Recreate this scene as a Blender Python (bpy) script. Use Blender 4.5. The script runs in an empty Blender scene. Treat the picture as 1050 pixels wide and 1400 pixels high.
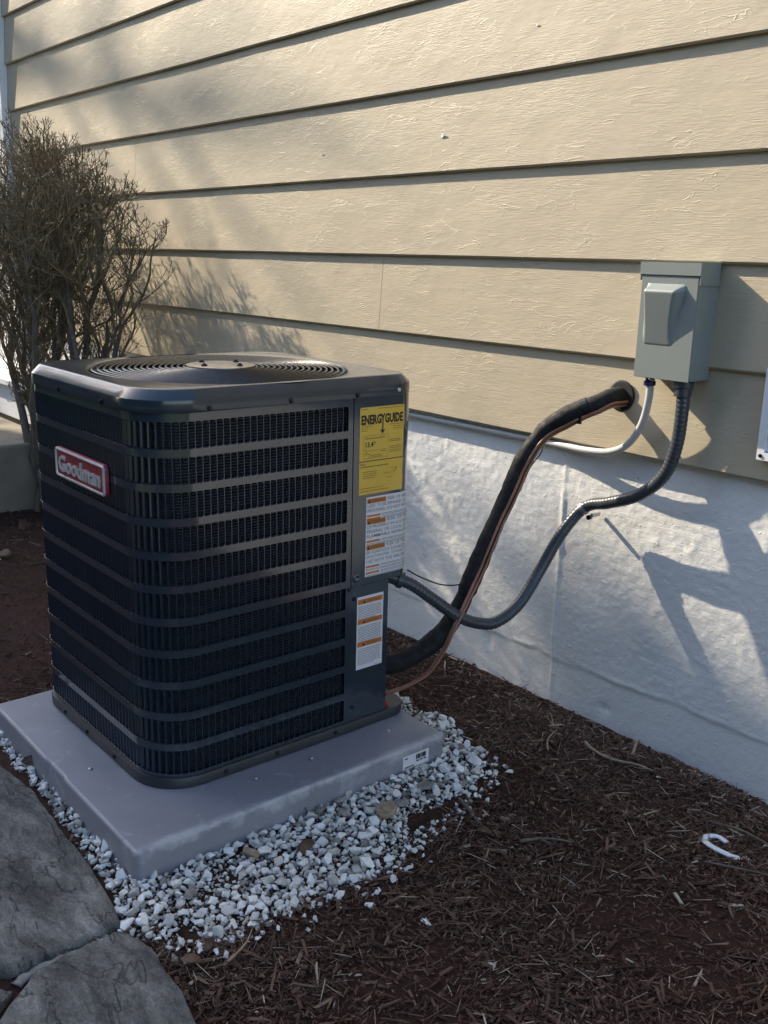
import bpy, bmesh, math, random
import numpy as np
from mathutils import Vector, Matrix
random.seed(7); RS = np.random.RandomState(7)
SC = bpy.context.scene
COL = SC.collection
R = math.radians

# ------------------------------------------------------------------ camera
cam = bpy.data.cameras.new('camera'); camo = bpy.data.objects.new('camera', cam); COL.objects.link(camo)
cr, cu, cf = (0.63750729, 0.77002063, 0.02554783), (-0.21099158, 0.14259765, 0.96703075), (-0.74099056, 0.62187953, -0.25337491)
m = Matrix.Identity(4)
for i in range(3):
    m[i][0] = cr[i]; m[i][1] = cu[i]; m[i][2] = -cf[i]
m.translation = (1.87656, -2.31183, 1.28140)
camo.matrix_world = m
cam.sensor_fit = 'VERTICAL'; cam.sensor_height = 36.0; cam.lens = 34.178
cam.clip_start = 0.05; cam.clip_end = 500
SC.camera = camo

# ------------------------------------------------------------------ light
SUN = Vector((-3.7, -1.0, 2.5)).normalized()          # towards the sun
W = bpy.data.worlds.new('World'); SC.world = W; W.use_nodes = True
wn = W.node_tree; bg = wn.nodes['Background']
sky = wn.nodes.new('ShaderNodeTexSky'); sky.sky_type = 'NISHITA'; sky.sun_disc = False
sky.sun_elevation = math.asin(SUN.z); sky.sun_rotation = math.atan2(SUN.x, SUN.y)
sky.air_density = 1.0; sky.dust_density = 1.2; sky.ozone_density = 1.0
wn.links.new(sky.outputs[0], bg.inputs['Color']); bg.inputs['Strength'].default_value = 0.13
sl = bpy.data.lights.new('sun', 'SUN'); sl.energy = 3.6; sl.angle = R(0.53); sl.color = (1.0, 0.87, 0.68)
so = bpy.data.objects.new('sun', sl); COL.objects.link(so)
so.rotation_euler = (-SUN).to_track_quat('-Z', 'Y').to_euler(); so.location = (-8, -3, 9)
SC.view_settings.view_transform = 'Standard'; SC.view_settings.look = 'None'
SC.view_settings.gamma = 1.0; SC.view_settings.use_curve_mapping = False
SC.view_settings.exposure = 1.5
SC.render.engine = 'CYCLES'

# ------------------------------------------------------------------ helpers
class MB:
    """collects geometry for one mesh object"""
    def __init__(s): s.v = []; s.f = []; s.mi = []
    def add(s, vs, fs, mi=0):
        b = len(s.v); s.v += [tuple(p) for p in vs]
        for f in fs: s.f.append(tuple(b + i for i in f)); s.mi.append(mi)
    def box(s, a, b, mi=0):
        (x0, y0, z0), (x1, y1, z1) = a, b
        s.add([(x0,y0,z0),(x1,y0,z0),(x1,y1,z0),(x0,y1,z0),(x0,y0,z1),(x1,y0,z1),(x1,y1,z1),(x0,y1,z1)],
              [(0,3,2,1),(4,5,6,7),(0,1,5,4),(1,2,6,5),(2,3,7,6),(3,0,4,7)], mi)
    def tube(s, P, r, n=8, caps=True, mi=0):
        P = [Vector(p) for p in P]; k = len(P)
        rr = r if hasattr(r, '__len__') else [r]*k
        up = None; rings = []
        for i in range(k):
            t = (P[min(i+1, k-1)] - P[max(i-1, 0)])
            if t.length < 1e-9: t = Vector((0,0,1))
            t.normalize()
            if up is None:
                up = Vector((0,0,1)) if abs(t.z) < .9 else Vector((1,0,0))
            a = (up - t*up.dot(t))
            if a.length < 1e-6: a = t.orthogonal()
            a.normalize(); b = t.cross(a); up = a
            rings.append([P[i] + (a*math.cos(2*math.pi*j/n) + b*math.sin(2*math.pi*j/n))*rr[i] for j in range(n)])
        vs = [p for ring in rings for p in ring]
        fs = [(i*n+j, i*n+(j+1) % n, (i+1)*n+(j+1) % n, (i+1)*n+j) for i in range(k-1) for j in range(n)]
        if caps: fs += [tuple(range(n))[::-1], tuple((k-1)*n+j for j in range(n))]
        s.add(vs, fs, mi)
    def lathe(s, prof, n=16, M=Matrix.Identity(4), closed=True, mi=0):
        vs = []; fs = []
        for r, z in prof:
            for j in range(n):
                a = 2*math.pi*j/n; vs.append(M @ Vector((r*math.cos(a), r*math.sin(a), z)))
        k = len(prof)
        for i in range(k-1):
            for j in range(n): fs.append((i*n+j, i*n+(j+1) % n, (i+1)*n+(j+1) % n, (i+1)*n+j))
        if closed: fs += [tuple(range(n))[::-1], tuple((k-1)*n+j for j in range(n))]
        s.add(vs, fs, mi)
    def rings(s, rs, closed=True, mi=0):
        n = len(rs[0]); vs = [p for r in rs for p in r]; fs = []
        for i in range(len(rs)-1):
            for j in range(n if closed else n-1):
                fs.append((i*n+j, i*n+(j+1) % n, (i+1)*n+(j+1) % n, (i+1)*n+j))
        s.add(vs, fs, mi)
    def poly_prism(s, pts, z0, z1, mi=0):
        n = len(pts)
        s.add([(x,y,z0) for x,y in pts] + [(x,y,z1) for x,y in pts],
              [tuple(range(n))[::-1], tuple(range(n, 2*n))] + [(i,(i+1) % n, n+(i+1) % n, n+i) for i in range(n)], mi)
    def mesh(s, name, mats, smooth=False):
        me = bpy.data.meshes.new(name); me.from_pydata(s.v, [], s.f)
        for mt in (mats if isinstance(mats, (list, tuple)) else [mats]): me.materials.append(mt)
        if any(s.mi): me.polygons.foreach_set('material_index', s.mi)
        bm = bmesh.new(); bm.from_mesh(me); bmesh.ops.recalc_face_normals(bm, faces=bm.faces); bm.to_mesh(me); bm.free()
        if smooth is True: me.polygons.foreach_set('use_smooth', [True]*len(me.polygons))
        elif smooth: me.polygons.foreach_set('use_smooth', [True]*len(me.polygons)); me.set_sharp_from_angle(angle=R(smooth))
        return me
    def build(s, name, mats, parent=None, smooth=False, **kw):
        return link(name, s.mesh(name, mats, smooth), parent, **kw)

def link(name, me, parent=None, label=None, cat=None, group=None, kind=None):
    o = bpy.data.objects.new(name, me); COL.objects.link(o)
    if parent is not None: o.parent = parent
    tag(o, label, cat, group, kind); return o
def tag(o, label=None, cat=None, group=None, kind=None):
    if label: o['label'] = label
    if cat: o['category'] = cat
    if group: o['group'] = group
    if kind: o['kind'] = kind
    return o
def thing(name, loc, label, cat, group=None):
    o = bpy.data.objects.new(name, None); COL.objects.link(o); o.location = loc; o.empty_display_size = .1
    return tag(o, label, cat, group)
def np_mesh(name, V, F, mats, smooth=False, attr=None):
    me = bpy.data.meshes.new(name); nv, nf, k = len(V), len(F), F.shape[1]
    me.vertices.add(nv); me.vertices.foreach_set('co', V.astype(np.float32).ravel())
    me.loops.add(nf*k); me.loops.foreach_set('vertex_index', F.astype(np.int32).ravel())
    me.polygons.add(nf); me.polygons.foreach_set('loop_start', np.arange(0, nf*k, k, dtype=np.int32))
    me.polygons.foreach_set('use_smooth', np.full(nf, bool(smooth)))
    if attr is not None:
        at = me.attributes.new('tint', 'FLOAT', 'POINT'); at.data.foreach_set('value', attr.astype(np.float32))
    for mt in (mats if isinstance(mats, (list, tuple)) else [mats]): me.materials.append(mt)
    me.update(calc_edges=True); me.validate(); return me

# value noise for geometry
_PT = np.random.RandomState(3).rand(256, 256)
def vnoise(x, y):
    x = np.asarray(x, float); y = np.asarray(y, float)
    xi = np.floor(x).astype(int); yi = np.floor(y).astype(int); fx = x-xi; fy = y-yi
    fx = fx*fx*(3-2*fx); fy = fy*fy*(3-2*fy)
    g = lambda a, b: _PT[a % 256, b % 256]
    return (g(xi,yi)*(1-fx)+g(xi+1,yi)*fx)*(1-fy) + (g(xi,yi+1)*(1-fx)+g(xi+1,yi+1)*fx)*fy - .5
def fbm(x, y, o=4, g=.5):
    t = 0; a = 1
    for i in range(o): t = t + a*vnoise(x*2**i+i*17.3, y*2**i+i*9.1); a *= g
    return t

# ------------------------------------------------------------------ materials
def nmat(name):
    mt = bpy.data.materials.new(name); mt.use_nodes = True
    nt = mt.node_tree; b = nt.nodes['Principled BSDF']; return mt, nt, b
def N(nt, typ, **kw):
    n = nt.nodes.new(typ)
    for k, v in kw.items():
        if k in n.inputs: n.inputs[k].default_value = v
        else: setattr(n, k, v)
    return n
def coords(nt, scale=(1,1,1)):
    tc = nt.nodes.new('ShaderNodeNewGeometry'); mp = N(nt, 'ShaderNodeMapping', Scale=scale)
    nt.links.new(tc.outputs['Position'], mp.inputs['Vector']); return mp.outputs['Vector']
def noise(nt, vec, scale, detail=4, rough=.55, dist=0):
    n = N(nt, 'ShaderNodeTexNoise', Scale=scale, Detail=detail, Roughness=rough, Distortion=dist)
    nt.links.new(vec, n.inputs['Vector']); return n.outputs['Fac']
def ramp(nt, fac, stops):
    r = nt.nodes.new('ShaderNodeValToRGB'); e = r.color_ramp.elements
    while len(e) < len(stops): e.new(.5)
    for i, (p, c) in enumerate(stops):
        e[i].position = p; e[i].color = (*c, 1) if hasattr(c, '__len__') else (c, c, c, 1)
    nt.links.new(fac, r.inputs['Fac']); return r.outputs['Color']
def math_(nt, op, a, b):
    n = nt.nodes.new('ShaderNodeMath'); n.operation = op
    for i, q in enumerate((a, b)):
        if isinstance(q, (int, float)): n.inputs[i].default_value = q
        else: nt.links.new(q, n.inputs[i])
    return n.outputs[0]
def mix(nt, fac, a, b, typ='MIX'):
    n = nt.nodes.new('ShaderNodeMixRGB'); n.blend_type = typ
    for i, q in zip((0, 1, 2), (fac, a, b)):
        if isinstance(q, (int, float)): n.inputs[i].default_value = q
        elif hasattr(q, '__len__'): n.inputs[i].default_value = (*q, 1)
        else: nt.links.new(q, n.inputs[i])
    return n.outputs[0]
def bump(nt, b, h, strength=.5, dist=.002, prev=None):
    n = N(nt, 'ShaderNodeBump', Strength=strength, Distance=dist); nt.links.new(h, n.inputs['Height'])
    if prev is not None: nt.links.new(prev, n.inputs['Normal'])
    nt.links.new(n.outputs[0], b.inputs['Normal']); return n.outputs[0]
def paint(name, c, rough=.4, var=.12, scale=8, metallic=0, bmp=0, bscale=60, coat=0):
    mt, nt, b = nmat(name); v = coords(nt)
    f = noise(nt, v, scale, 5)
    lo = tuple(x*(1-var) for x in c); hi = tuple(min(1, x*(1+var)) for x in c)
    nt.links.new(ramp(nt, f, [(.3, lo), (.7, hi)]), b.inputs['Base Color'])
    nt.links.new(ramp(nt, noise(nt, v, scale*1.5, 2), [(.3, rough*.85), (.7, min(1, rough*1.15))]), b.inputs['Roughness'])
    b.inputs['Metallic'].default_value = metallic
    if coat: b.inputs['Coat Weight'].default_value = coat; b.inputs['Coat Roughness'].default_value = .07
    if bmp: bump(nt, b, noise(nt, v, bscale, 4), bmp, .002)
    return mt

M = {}
def mk_siding():
    mt, nt, b = nmat('siding_paint'); v = coords(nt)
    va = coords(nt, (1.0, 1.0, 9.0))
    grain = noise(nt, va, 26, 6, .65, .3)
    blot = noise(nt, v, 3.0, 4)
    wr = noise(nt, coords(nt, (1, 1, 3.4)), 5.5, 4, .5, 1.1)           # paint sags and cracked ridges
    ridge = ramp(nt, wr, [(.0, 0), (.488, 0), (.502, 1), (.512, .15), (.55, .08), (1, 0)])
    mask = ramp(nt, noise(nt, coords(nt, (1, 1, 1.8)), 5.5, 3), [(.46, 0), (.64, 1)])
    lump = ramp(nt, noise(nt, coords(nt, (1, 1, 2.2)), 30, 3, .5, .8), [(.58, 0), (.72, 1)])
    mask2 = ramp(nt, noise(nt, coords(nt, (1.3, 1, 2.5)), 6.5, 3), [(.56, 0), (.70, 1)])
    col = mix(nt, ramp(nt, blot, [(.3, 0), (.7, 1)]), (.42, .358, .255), (.468, .402, .288))
    nt.links.new(col, b.inputs['Base Color']); b.inputs['Roughness'].default_value = .55
    h = math_(nt, 'MULTIPLY', math_(nt, 'MULTIPLY', grain, .62), ramp(nt, noise(nt, v, 4.2, 3), [(.35, .25), (.65, 1)]))
    h = math_(nt, 'ADD', h, math_(nt, 'MULTIPLY', math_(nt, 'MULTIPLY', ridge, mask), .36))
    h = math_(nt, 'ADD', h, math_(nt, 'MULTIPLY', math_(nt, 'MULTIPLY', lump, mask2), .30))
    h = math_(nt, 'ADD', h, math_(nt, 'MULTIPLY', noise(nt, coords(nt, (1, 1, 2)), 7, 2), .8))
    bump(nt, b, h, .55, .004); return mt
M['siding'] = mk_siding()
def mk_found():
    mt, nt, b = nmat('foundation_paint'); v = coords(nt)
    col = mix(nt, ramp(nt, noise(nt, v, 4, 5), [(.3, 0), (.7, 1)]), (.74, .735, .71), (.81, .805, .785))
    dirt = math_(nt, 'MULTIPLY', ramp(nt, noise(nt, v, 70, 3), [(.68, 0), (.76, 1)]), .5)
    col = mix(nt, dirt, col, (.25, .22, .18))
    nt.links.new(col, b.inputs['Base Color']); b.inputs['Roughness'].default_value = .6
    h = math_(nt, 'ADD', math_(nt, 'ADD', math_(nt, 'MULTIPLY', noise(nt, v, 75, 6, .75), .8), math_(nt, 'MULTIPLY', noise(nt, coords(nt, (1, 1, 6)), 22, 5, .6, .3), .35)),
              math_(nt, 'MULTIPLY', ramp(nt, noise(nt, coords(nt, (1, 1, 1.4)), 55, 2), [(.62, 0), (.75, 1)]), .4))
    bump(nt, b, h, .55, .004); return mt
M['found'] = mk_found()
M['white'] = paint('white_trim', (.72, .73, .75), .4, .05)
M['concrete'] = paint('stoop_concrete', (.24, .205, .155), .85, .22, 5, bmp=.4, bscale=80)
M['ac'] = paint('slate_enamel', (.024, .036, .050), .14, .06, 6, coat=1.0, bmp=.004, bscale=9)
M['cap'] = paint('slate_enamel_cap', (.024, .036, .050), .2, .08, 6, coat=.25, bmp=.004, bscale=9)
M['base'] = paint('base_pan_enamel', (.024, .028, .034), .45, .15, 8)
M['ac_shaded'] = paint('slate_enamel_shaded', (.013, .021, .033), .22, .1, 6, coat=.4)  # panel enamel darkened: slot shade and contrast put into the blade colour
M['black'] = paint('black_wire_coat', (.012, .012, .013), .3, .2, 20)
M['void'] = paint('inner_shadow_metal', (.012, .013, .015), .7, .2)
M['coil'] = paint('coil_fin_metal', (.075, .085, .11), .4, .2, 60, metallic=.3)
M['screw'] = paint('dark_screw', (.02, .02, .022), .35, .2, 50, metallic=.5)
M['motor'] = paint('motor_plate', (.30, .28, .24), .35, .2, 40, metallic=.7)
def mk_pad():
    mt, nt, b = nmat('grey_plastic_pad'); v = coords(nt)
    col = mix(nt, ramp(nt, noise(nt, v, 5, 5), [(.3, 0), (.7, 1)]), (.205, .208, .238), (.245, .248, .28))
    sc = math_(nt, 'MULTIPLY', ramp(nt, noise(nt, v, 13, 5, .6, .8), [(.60, 0), (.66, 1)]), .35)
    col = mix(nt, sc, col, (.40, .40, .43))
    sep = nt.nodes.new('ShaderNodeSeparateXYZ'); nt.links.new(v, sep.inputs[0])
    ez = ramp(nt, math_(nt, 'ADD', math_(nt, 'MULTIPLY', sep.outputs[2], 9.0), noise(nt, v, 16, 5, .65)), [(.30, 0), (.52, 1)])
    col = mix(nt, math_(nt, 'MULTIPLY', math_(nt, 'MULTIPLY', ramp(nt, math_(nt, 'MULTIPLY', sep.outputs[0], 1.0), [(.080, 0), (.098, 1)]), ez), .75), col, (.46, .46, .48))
    st = math_(nt, 'MULTIPLY', ramp(nt, noise(nt, coords(nt, (2, 5, 5)), 7, 6, .65, .6), [(.58, 0), (.74, 1)]), .28)
    col = mix(nt, st, col, (.16, .16, .17))
    nt.links.new(col, b.inputs['Base Color'])
    nt.links.new(ramp(nt, noise(nt, v, 9, 4), [(.3, .34), (.7, .55)]), b.inputs['Roughness'])
    bump(nt, b, noise(nt, v, 60, 3), .12, .002); return mt
M['pad'] = mk_pad()
M['box'] = paint('grey_box_enamel', (.225, .25, .24), .38, .05, 5, bmp=.02)
M['foam'] = paint('black_foam', (.005, .005, .0055), .8, .3, 40, bmp=.25, bscale=90)
M['conduit'] = paint('grey_conduit', (.045, .052, .062), .32, .12, 20)
M['pvc'] = paint('white_conduit', (.47, .47, .455), .35, .08, 20)
M['blue'] = paint('blue_coupling', (.02, .025, .10), .3, .2, 30)
M['steel'] = paint('zinc_steel', (.5, .5, .5), .35, .1, 30, metallic=.9)
M['copper'] = paint('brown_wire', (.26, .115, .07), .35, .25, 25)
M['red'] = paint('red_cap', (.5, .02, .03), .4, .1)
M['badge_red'] = paint('badge_red', (.24, .022, .040), .35, .25, 60)
M['badge_silver'] = paint('badge_silver', (.62, .60, .60), .32, .12, 60, metallic=.35)
M['yellow'] = paint('label_yellow', (.68, .44, .06), .45, .05)
M['label'] = paint('label_white', (.66, .66, .70), .45, .04)
M['orange'] = paint('label_orange', (.50, .15, .03), .5, .06)
M['ink'] = paint('label_ink', (.012, .012, .012), .6, .1)
M['ink2'] = paint('label_ink_fine', (.17, .15, .14), .6, .1)
M['ink_y'] = paint('label_ink_on_yellow', (.17, .11, .02), .6, .1)
def mk_tint(name, stops, rough=.8, bmp=.3, bscale=150, spec=.3):
    mt, nt, b = nmat(name); v = coords(nt)
    at = nt.nodes.new('ShaderNodeAttribute'); at.attribute_name = 'tint'
    f = math_(nt, 'ADD', at.outputs['Fac'], math_(nt, 'MULTIPLY', math_(nt, 'SUBTRACT', noise(nt, v, 60, 4), .5), .25))
    nt.links.new(ramp(nt, f, stops), b.inputs['Base Color'])
    b.inputs['Roughness'].default_value = rough; b.inputs['Specular IOR Level'].default_value = spec
    bump(nt, b, noise(nt, v, bscale, 4), bmp, .002); return mt
M['chip'] = mk_tint('bark_chips', [(.0, (.026, .015, .011)), (.4, (.082, .040, .027)), (.7, (.150, .088, .060)), (.88, (.25, .18, .125)), (1, (.46, .38, .29))])
M['stone'] = mk_tint('white_gravel', [(.0, (.09, .075, .06)), (.12, (.30, .28, .25)), (.4, (.58, .565, .53)), (1, (.80, .79, .75))], .8, .5, 120)
def mk_soil():
    mt, nt, b = nmat('mulch_soil'); v = coords(nt)
    col = mix(nt, ramp(nt, noise(nt, v, 35, 6, .7), [(.3, 0), (.7, 1)]), (.018, .010, .007), (.062, .029, .019))
    patch = ramp(nt, noise(nt, v, 2.2, 3), [(.45, 0), (.65, 1)])
    col = mix(nt, math_(nt, 'MULTIPLY', patch, .6), col, (.058, .026, .020))
    nt.links.new(col, b.inputs['Base Color']); b.inputs['Roughness'].default_value = .9
    b.inputs['Specular IOR Level'].default_value = .2
    bump(nt, b, noise(nt, v, 90, 6, .7), .9, .008); return mt
M['soil'] = mk_soil()
M['lawn'] = paint('dry_lawn', (.075, .085, .035), .9, .35, 3, bmp=.6, bscale=40)
def mk_flag():
    mt, nt, b = nmat('flagstone_rock'); v = coords(nt)
    f = math_(nt, 'ADD', math_(nt, 'MULTIPLY', noise(nt, coords(nt, (1, 2.4, 1)), 5, 12, .8, .3), .8), math_(nt, 'MULTIPLY', noise(nt, v, 150, 4, .7), .2))
    col = ramp(nt, f, [(.34, (.030, .028, .026)), (.46, (.10, .095, .086)), (.55, (.21, .20, .18)), (.66, (.42, .40, .36))])
    lich = math_(nt, 'MULTIPLY', ramp(nt, noise(nt, v, 45, 5, .7), [(.58, 0), (.70, 1)]), .5)
    col = mix(nt, lich, col, (.23, .22, .19))
    crk = noise(nt, coords(nt, (1, 1.8, 1)), 2.6, 5, .6, .8)
    crack = ramp(nt, crk, [(.0, 0), (.494, 0), (.5, 1), (.506, 0), (1, 0)])
    col = mix(nt, math_(nt, 'MULTIPLY', crack, .6), col, (.02, .018, .016))
    nt.links.new(col, b.inputs['Base Color']); b.inputs['Roughness'].default_value = .85
    h = math_(nt, 'ADD', noise(nt, v, 22, 8, .7), math_(nt, 'MULTIPLY', noise(nt, v, 130, 5, .7), .5))
    h = math_(nt, 'SUBTRACT', h, math_(nt, 'MULTIPLY', crack, .35))
    bump(nt, b, h, 1.0, .012); return mt
M['flag'] = mk_flag()
M['mortar'] = paint('pale_mortar', (.22, .21, .19), .9, .35, 60, bmp=.8, bscale=120)
M['bark'] = paint('shrub_bark', (.125, .10, .078), .85, .35, 30, bmp=.5, bscale=90)
M['twig'] = paint('shrub_twig', (.165, .125, .068), .8, .45, 15)
M['deadleaf'] = paint('dead_leaf', (.10, .058, .035), .75, .35, 50, bmp=.3, bscale=90)
M['wood'] = paint('pale_wood', (.30, .22, .15), .8, .25, 60, bmp=.3)
M['needle'] = paint('evergreen_foliage', (.035, .060, .025), .8, .35, 4)
M['plastic'] = paint('white_plastic', (.72, .73, .75), .4, .06, 30)

# ------------------------------------------------------------------ ground
def gz(x, y):
    x = np.asarray(x, float); y = np.asarray(y, float)
    t = np.clip((y + .62)/.62, 0, 1); t = t*t*(3-2*t)
    z = -.082 - .055*t + .020*fbm(x*2.3+5, y*2.3+2, 4)*np.clip((np.abs(y+.0)+.1)*2, .3, 1)
    hump = .030*np.exp(-(((x-.09)/.16)**2+((y+.17)/.09)**2)) + .02*np.exp(-(((x-.55)/.30)**2+((y+.07)/.07)**2))
    leftup = .03*np.clip((-x-1.2)/1.5, 0, 1)
    return z + hump + leftup
def ground():
    b = MB(); b.box((-60, -60, -.45), (60, 60, -.30)); b.build('ground', M['lawn'], kind='structure')
    xs = np.linspace(-6, 3, 360); ys = np.linspace(-4.5, .05, 190)
    X, Y = np.meshgrid(xs, ys); Z = gz(X, Y) + .007*fbm(X*28, Y*28, 2)
    V = np.stack([X, Y, Z], -1).reshape(-1, 3); nx = len(xs)
    i, j = np.meshgrid(np.arange(nx-1), np.arange(len(ys)-1)); a = (j*nx+i).ravel()
    F = np.stack([a, a+1, a+1+nx, a+nx], 1)
    link('mulch_bed', np_mesh('mulch_bed', V, F, M['soil'], True), kind='structure')
ground()

# ------------------------------------------------------------------ house: boards, foundation, door
E_ = .2695; Z4 = 1.018
house = thing('house', (-1.5, .1, -.14), 'house wall of tan lap siding boards above a white painted concrete foundation', 'house')
hl = Vector(house.location)
def hb(mb, name, mat, smooth=False, parent=house, **kw):
    mb.v = [tuple(Vector(p) - hl) for p in mb.v]
    return mb.build(name, mat, parent, smooth, **kw)
LIP = .0165
def board(x0, x1, k):
    zb = Z4 + (4-k)*E_; zt = zb + E_ + .02
    n = max(4, int((x1-x0)/.12)); b = MB(); prof = []
    for i in range(n+1):
        x = x0 + (x1-x0)*i/n
        w = float(.0022*fbm(x*1.7+k*7, k*3.1, 3)); w2 = float(.0012*fbm(x*4+k*5, k*1.7+9, 3))
        slope = (LIP)/E_
        prof.append([(x, .016, zb+w+.003), (x, .0060+w2, zb+w), (x, .0010+w2, zb+w+.0046), (x, w2, zb+w+.0062), (x, w2+LIP*.5, zb+E_*.5), (x, w2+slope*(zt-zb), zt), (x, .022, zt)])
    b.rings(prof, closed=True)
    b.add(prof[0], [(0,1,2,3,4,5,6)]); b.add(prof[-1], [(6,5,4,3,2,1,0)])
    return hb(b, 'siding_board', M['siding'], 8)
XL, XR = -4.62, 5.0
for k in range(-5, 6):
    seams = {4: [-.937], 0: [.142], 2: [-2.9], -2: [-1.9]}.get(k, [])
    xs = [XL] + seams + [XR]
    for a, c in zip(xs[:-1], xs[1:]):
        g = .0011
        board(a + (g if a != XL else 0), c - (g if c != XR else 0), k)
b = MB(); b.box((-7.5, .0225, .765), (5.0, .22, 3.9)); b.box((-4.6, .002, .7625), (5.0, .0222, .7645)); hb(b, 'sheathing', M['void'])
# foundation, a displaced sheet with thickness behind
def foundation():
    xs = np.concatenate([np.arange(-5.6, -1.3, .03), np.arange(-1.3, 1.35, .0065), np.arange(1.35, 5.0, .03)]); zs = np.concatenate([np.arange(-.45, -.25, .03), np.arange(-.25, .757, .0065)])
    X, Zz = np.meshgrid(xs, zs)
    ridge = .026 + .02*fbm(X*1.2, X*0+3, 4) + .012*fbm(X*9, X*0+8, 3)
    low = 1/(1+np.exp(np.clip((Zz-ridge)/.0022, -40, 40)))
    Y = .036 + low*.0022
    Y -= .0022*np.exp(-((Zz-ridge-.006)/.007)**2)*np.clip(.6+2.6*fbm(X*16, Zz*16, 3), 0, 2)
    Y -= .0018*fbm(X*3, Zz*3, 3)*(1-.4*low)
    rough = np.maximum(0, fbm(X*26, Zz*26, 3)-.22)
    clus = np.clip(.35+1.6*fbm(X*2.2+7, Zz*2.2, 3), 0, 1)
    Y -= .006*rough*clus*(1-.6*low)
    Y -= .0016*fbm(X*55, Zz*70, 2)*(1-.5*low)
    seam = -.040 + .006*fbm(X*0+2, Zz*7, 3)
    Y -= .006*np.exp(-((X-seam)/.007)**2)*(.6+.9*fbm(X*0+4, Zz*20, 3))
    for px, pz, r, d in [(-.33, -.02, .020, .006), (.18, -.075, .018, .005)]:      # broken tie holes, ragged
        q = np.hypot(X-px, (Zz-pz)*.7)/r + .9*fbm(X*40, Zz*40, 3)
        Y += d*np.exp(-q**2)
    V = np.stack([X, Y, Zz], -1).reshape(-1, 3) - np.array(hl); nx = len(xs)
    i, j = np.meshgrid(np.arange(nx-1), np.arange(len(zs)-1)); a = (j*nx+i).ravel()
    F = np.stack([a, a+nx, a+1+nx, a+1], 1)[:, ::-1]
    link('foundation', np_mesh('foundation', V, F, M['found'], True), house)
foundation()
b = MB(); b.box((-7.5, .065, -.45), (5.0, .22, .698)); hb(b, 'foundation_core', M['concrete'])
# paint flakes
def flake(x, z, s, rot):
    b = MB(); pts = [(-.9,-.25,0),(-.2,-.5,.25),(.9,-.1,.5),(.55,.35,.55),(-.1,.6,.35),(-.75,.25,.1)]
    c, sn = math.cos(rot), math.sin(rot)
    k = int(math.floor((z-(Z4+(4-5)*E_))/E_)); zb = Z4+(-1+k)*E_; y0 = (z-zb)/E_*LIP
    P = [(x+s*(p[0]*c-p[1]*sn), y0-.0012-s*p[2]*.6, z+s*(p[0]*sn+p[1]*c)) for p in pts]
    Q = [(p[0], p[1]+.0008, p[2]) for p in P]
    b.add(P+Q, [tuple(range(6)), tuple(range(11, 5, -1))] + [(i, (i+1) % 6, 6+(i+1) % 6, 6+i) for i in range(6)])
    hb(b, 'paint_flake', M['plastic'])
flake(-.633, 1.674, .013, .3); flake(-1.302, 1.655, .008, 1.1); flake(-.245, 1.95, .006, .2)
# door at the far left, behind the shrub
b = MB(); b.box((-4.74, -.035, .36), (XL-.003, .03, 3.6)); hb(b, 'corner_trim', M['white'])
door = MB(); door.box((-5.66, .0, .42), (-4.86, .02, 2.45)); d_ = hb(door, 'door', M['white'])
b = MB(); b.box((-4.86, -.02, .36), (-4.742, .03, 2.55)); b.box((-5.78, -.02, .36), (-5.662, .03, 2.55)); b.box((-5.66, -.02, 2.452), (-4.862, .03, 2.55))
o = b.build('frame', M['white'], d_); o.location = -hl + Vector((0,0,0)); 
b = MB(); b.box((-5.66, -.05, .36), (-4.862, .018, .415)); o = b.build('threshold', M['steel'], d_); o.location = -hl
# flashing under the siding
# ------------------------------------------------------------------ stoop
b = MB(); b.box((-6.2, -1.55, -.4), (-3.12, .015, .30)); 
st = b.build('stoop', M['concrete'], label='low grey concrete stoop at the far left behind the bare shrub', cat='stoop')
md = st.modifiers.new('bevel', 'BEVEL'); md.width = .015; md.segments = 2

t_ = thing('wooden_step', (-4.2, -.25, .302), 'white painted wooden step standing on the stoop behind the shrub', 'step')
for nm_, a, c in (('front_board', (-5.2, -.40, .335), (-3.32, -.375, .525)), ('tread', (-5.22, -.44, .5255), (-3.29, -.06, .560)), ('side_board', (-3.345, -.374, .335), (-3.32, -.06, .525))):
    b = MB(); b.box(a, c); b.v = [tuple(Vector(p)-Vector(t_.location)) for p in b.v]; o = b.build(nm_, M['white'], t_)
    md = o.modifiers.new('bevel', 'BEVEL'); md.width = .004; md.segments = 2
for x in (-5.0, -4.2, -3.42):
    b = MB(); b.box((x-.04, -.33, .3005), (x+.04, -.12, .335)); b.v = [tuple(Vector(p)-Vector(t_.location)) for p in b.v]; b.build('foot', M['bark'], t_)

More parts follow.
